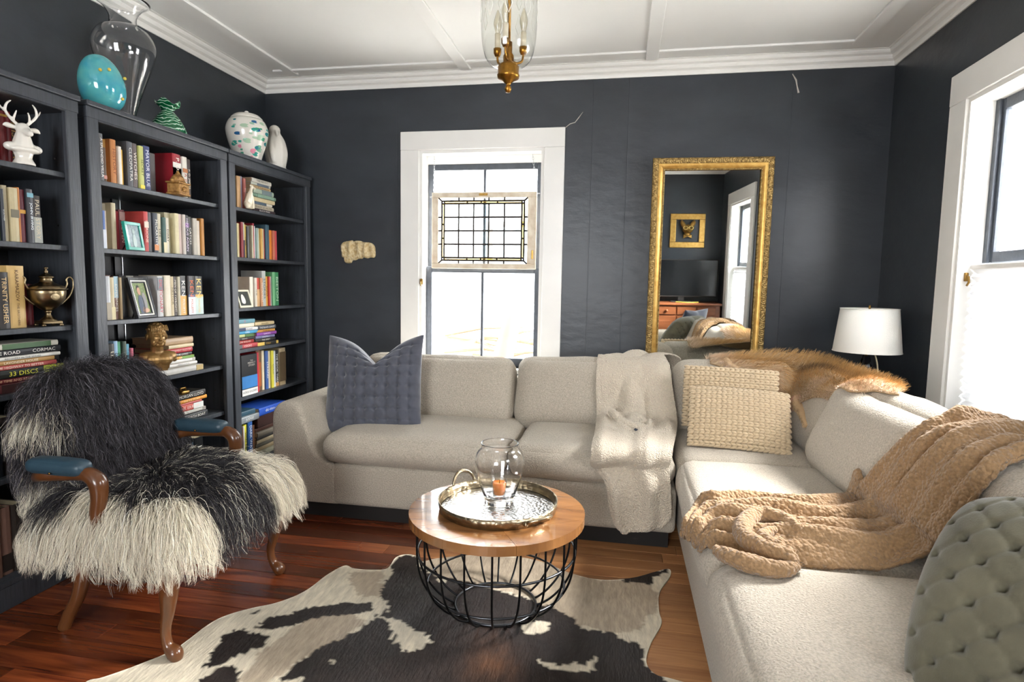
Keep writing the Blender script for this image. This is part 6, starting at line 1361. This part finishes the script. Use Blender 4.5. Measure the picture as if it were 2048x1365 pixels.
def vases():
    # blue egg-shaped glass
    m = M('sea_blue_speckled_glass', '3798ad', rough=.1, coat=.7, var=.55, vscale=14, hex2='5fb3b0', bump=.1, bscale=40, sss=.2)
    p = at(193, 200, 'x', -2.30); r = thing('egg_vase', 'blue speckled glass egg vase tilted on top of the middle bookcase', 'vase', (-2.30, p.y+.03, TOPZ))
    T = Matrix.Translation((0, 0, .122)) @ Matrix.Rotation(.22, 4, 'X')
    V, F = lathe([(.090*math.sin(a)**.9*(1+.10*math.cos(a)), -.122*math.cos(a)) for a in [PI*k/32 for k in range(33)]], 40); obj('glass_body', [T @ Vector(v) for v in V], F, m, r, True, False)
    for a, e in ((-.35, .45), (-.75, .42), (.1, -.55), (.5, .2)):
        d = Vector((math.cos(a)*math.cos(e)*.098, math.sin(a)*math.cos(e)*.098, .122*math.sin(e))); V, F = ell(d*.995, .007); obj('flower_cane', [T @ v for v in V], F, M('yellow_cane', 'c9b44a', rough=.2), r, True, False)
    # tall clear amphora
    q = at(248, 100, 'x', -2.41); gl = M('clear_vase_glass', 'ffffff', rough=0, trans=1, ior=1.45)
    po = [(0, 0), (.035, 0), (.036, .01), (.034, .03), (.045, .08), (.075, .18), (.115, .29), (.135, .36), (.132, .41), (.105, .455), (.066, .475), (.058, .50), (.062, .53), (.085, .565), (.118, .59)]
    o_ = [tuple(x) for x in crom(po, 3)]; i_ = [(max(a-.004, 0), b+(.012 if a < .04 and b < .05 else 0)) for a, b in reversed(o_[4:])]
    V, F = lathe(o_+i_+[(0, .02)], 44, (-2.41, q.y, TOPZ)); tag(obj('amphora_vase', V, F, gl, None, True), 'tall clear glass amphora vase on top of the middle bookcase', 'vase')
    # green swirled vase with flared lip
    p = at(336, 240, 'x', -2.33); m = bpy.data.materials.new('green_swirled_glass'); m.use_nodes = True; t = NT(m); b = t.n['Principled BSDF']; b.inputs['Roughness'].default_value = .1; b.inputs['Coat Weight'].default_value = .6
    tc = t.add('ShaderNodeTexCoord'); wv = t.add('ShaderNodeTexWave', Scale=22., Distortion=11.); wv.inputs['Detail Scale'].default_value = .8; wv.bands_direction = 'Z'; t.link(tc.outputs['Object'], wv.inputs[0])
    rp = t.add('ShaderNodeValToRGB'); e = rp.color_ramp.elements; e[0].color = col('0f5a34'); e[0].position = .5; e[1].color = col('cfe6d6'); e[1].position = .99; k = e.new(.86); k.color = col('1f8a56'); t.link(wv.outputs[0], rp.inputs[0]); t.link(rp.outputs[0], b.inputs['Base Color'])
    V, F = lathe([tuple(x) for x in crom([(0, 0), (.075, 0), (.086, .012), (.082, .04), (.06, .085), (.034, .118), (.03, .132), (.045, .152), (.058, .165), (.054, .166), (.026, .134), (.022, .12), (0, .11)], 3)], 40)
    V = [Vector(v) for v in V]
    for v in V:
        if v.z > .135: a = math.atan2(v.y, v.x); v.z += .010*math.sin(a*4)*(v.z-.13)/.03
    o = obj('bud_vase', V, F, m, None, True); o.location = (-2.33, p.y, TOPZ); tag(o, 'green swirled glass vase with ruffled lip on the middle bookcase', 'vase')
    # ginger jar with lily pads
    p = at(495, 300, 'x', -2.33); r = thing('ginger_jar', 'white lidded ginger jar painted with lily pads on the corner bookcase', 'jar', (-2.33, p.y, TOPZ))
    prof = [tuple(x) for x in crom([(.0, 0), (.075, 0), (.078, .008), (.088, .05), (.108, .11), (.122, .17), (.122, .21), (.105, .25), (.088, .262)], 4)]
    V, F = lathe(prof, 44); body = obj('body', V, F, m_porc, r, True, False)
    V, F = lathe([tuple(x) for x in crom([(.09, .262), (.092, .268), (.07, .288), (.035, .297), (.0, .3)], 4)], 40); lid = obj('lid', V, F, m_porc, r, True, False)
    V, F = ell((0, 0, .305), (.014, .014, .010)); obj('knob', V, F, m_porc, lid, True, False)
    rr = random.Random(2); pr = np.array(prof)
    def patch(a0, z0, w, h, hx, n=9, notch=False):
        ctr = []; pts = []
        for k in range(n):
            q = 2*PI*k/n; f = .45 if notch and k == 0 else 1; a = a0+w*f*math.cos(q)/.11; z = z0+h*f*math.sin(q); R = float(np.interp(z, pr[:, 1], pr[:, 0]))+.0008; pts.append((R*math.cos(a), R*math.sin(a), z))
        R = float(np.interp(z0, pr[:, 1], pr[:, 0]))+.0022; c = (R*math.cos(a0), R*math.sin(a0), z0); obj('painted_leaf', pts+[c], [(k, (k+1) % n, n) for k in range(n)], M('glaze_'+hx, hx, rough=.2), body, True, False)
    for i in range(64):
        a = rr.uniform(-1.9, 1.7); z = rr.uniform(.02, .245); hx = rr.choice(['2f7f86', '3a9a8a', '8fb5a0', '2b5f8c', 'a9c4a8', '4a9a7a', 'd98a9c']); s = rr.uniform(.009, .024); patch(a, z, s*1.3, s*(.6 if hx != 'd98a9c' else .8), hx, 9, True)
    # penguin
    p = at(553, 320, 'x', -2.29)
    sh = [('t', [(0, 0, .03), (0, 0, .09), (0, .0, .15), (0, -.008, .19)], [.052, .062, .05, .03]), ('e', (.0, -.012, .212), (.030, .030, .028)), ('t', [(.012, -.022, .212), (.024, -.032, .196), (.028, -.034, .18)], [.012, .009, .005]), ('e', (0, 0, .012), (.05, .054, .013)), ('t', [(0, .045, .15), (.01, .062, .09), (.01, .055, .04)], [.014, .016, .008]), ('t', [(.0, -.045, .14), (.01, -.060, .09), (.012, -.052, .04)], [.012, .014, .008])]
    q = inst('penguin_figurine', blob('penguin_figurine', sh, m_porc, .004, 5)); q.scale = (1.22, 1.22, 1.2); q.location = (-2.29, p.y, TOPZ+.002); tag(q, 'white porcelain penguin figurine beside the ginger jar', 'figurine')
vases()

# ------------------------------------------------------------------ what the mirror shows: dresser, television and framed mask
def behind():
    m_ch = M('cherry_wood', '8a5232', rough=.35, var=.4, vscale=8, stretch=(.3, 3, 3), hex2='6a3c22', coat=.2)
    d = thing('dresser', 'cherry wood dresser under the television, seen in the mirror', 'dresser', (.98, -.17, 0)); x0, x1, y0, y1 = .42, 1.50, -.385, .03
    MB().rbox(x0, x1, y0, y1, .06, .87, .006, 1).build('body', m_ch, d); MB().rbox(x0-.02, x1+.015, y0, y1+.03, .87, .9, .006, 2).build('top', m_ch, d)
    for i in range(4):
        a = x0+.04+i*.25; q = MB().rbox(a, a+.235, y1, y1+.014, .75, .85, .004, 1).build('drawer', m_ch, d); V, F = ell((a+.117, y1+.026, .80), (.018, .016, .018)); obj('knob', V, F, m_ch, q, True)
    for i in range(2):
        a = x0+.04+i*.5; q = MB().rbox(a, a+.485, y1, y1+.012, .10, .73, .004, 1).build('door', m_ch, d); MB().rbox(a+.06, a+.425, y1+.012, y1+.018, .16, .67, .004, 1).build('panel', m_ch, q); V, F = ell((a+(.45 if i == 0 else .035), y1+.026, .45), .014); obj('knob', V, F, m_ch, q, True)
    for a in (x0+.02, x1-.07):
        for b in (y0+.02, y1-.07): MB().rbox(a, a+.05, b, b+.05, 0, .06, .004, 1).build('foot', m_ch, d)
    t = thing('television', 'black flat television on the dresser, seen in the mirror', 'television', (1.03, -.2, .9))
    m_scr = M('television_screen', '0b0d10', rough=.18, spec=.7)
    MB().rbox(.58, 1.50, -.235, -.195, .965, 1.46, .006, 2).build('casing', m_black, t); MB().box(.592, 1.488, -.195, -.1935, .985, 1.448).build('screen', m_scr, t); MB().rbox(.9, 1.18, -.29, -.12, .9005, .912, .004, 1).rbox(1.0, 1.08, -.23, -.20, .91, .98, .004, 1).build('stand', m_black, t)
    tag(MB().tube([Vector(q) for q in crom([(.95, -.05, .907), (1.05, .0, .907), (1.15, -.01, .907), (1.24, -.06, .907)], 8)], .006, 6).build('cable', M('yellow_cable', 'cdb84a', rough=.5), None, True), 'yellow cable lying on the dresser top before the television', 'cable')
    f = thing('framed_mask', 'gold framed animal mask with glasses and bow tie, seen in mirror', 'wall art', (1.11, YF, 1.84))
    gx0, gx1, gz0, gz1, w = .885, 1.338, 1.615, 2.062, .075
    for q in ((gx0, gx1, gz1-w, gz1), (gx0, gx1, gz0, gz0+w), (gx0, gx0+w, gz0+w, gz1-w), (gx1-w, gx1, gz0+w, gz1-w)): MB().rbox(q[0], q[1], YF, YF+.03, q[2], q[3], .006, 2).build('frame_rail', m_gold, f)
    c = Vector((1.11, YF+.012, 1.86)); m = M('antique_gold_resin', '9a7638', rough=.4, metal=.7, var=.3, vscale=30)
    sh = [('e', (0, .035, 0), (.07, .045, .062)), ('t', [(0, .06, -.012), (0, .10, -.035)], [.035, .018]), ('t', [(-.05, .03, .04), (-.075, .03, .085), (-.08, .03, .11)], [.03, .028, .012]), ('t', [(.05, .03, .04), (.075, .03, .085), (.08, .03, .11)], [.03, .028, .012]), ('e', (0, .02, -.07), (.045, .03, .03))]
    me = blob('head', sh, m, .005, 3); q = inst('head', me, f, False); q.matrix_basis = wm(f).inverted() @ Matrix.Translation(c)
    g = MB()
    for s in (-1, 1): g.tube([(c.x+s*.036+.027*math.cos(2*PI*k/20), c.y+.085, c.z+.012+.022*math.sin(2*PI*k/20)) for k in range(20)], .005, 6, True)
    g.tube([(c.x-.01, c.y+.088, c.z+.014), (c.x+.01, c.y+.088, c.z+.014)], .004, 6).build('spectacles', M('pale_gold', 'd9bd74', rough=.3, metal=.8), f, True)
    for s in (-1, 1): MB().add([(c.x, c.y+.03, c.z-.095), (c.x+s*.055, c.y+.03, c.z-.07), (c.x+s*.055, c.y+.03, c.z-.125), (c.x, c.y+.055, c.z-.097), (c.x+s*.05, c.y+.05, c.z-.078), (c.x+s*.05, c.y+.05, c.z-.118)], [(0, 1, 2), (3, 5, 4), (0, 3, 4, 1), (1, 4, 5, 2), (2, 5, 3, 0)]).build('bow_tie', m, f)
behind()
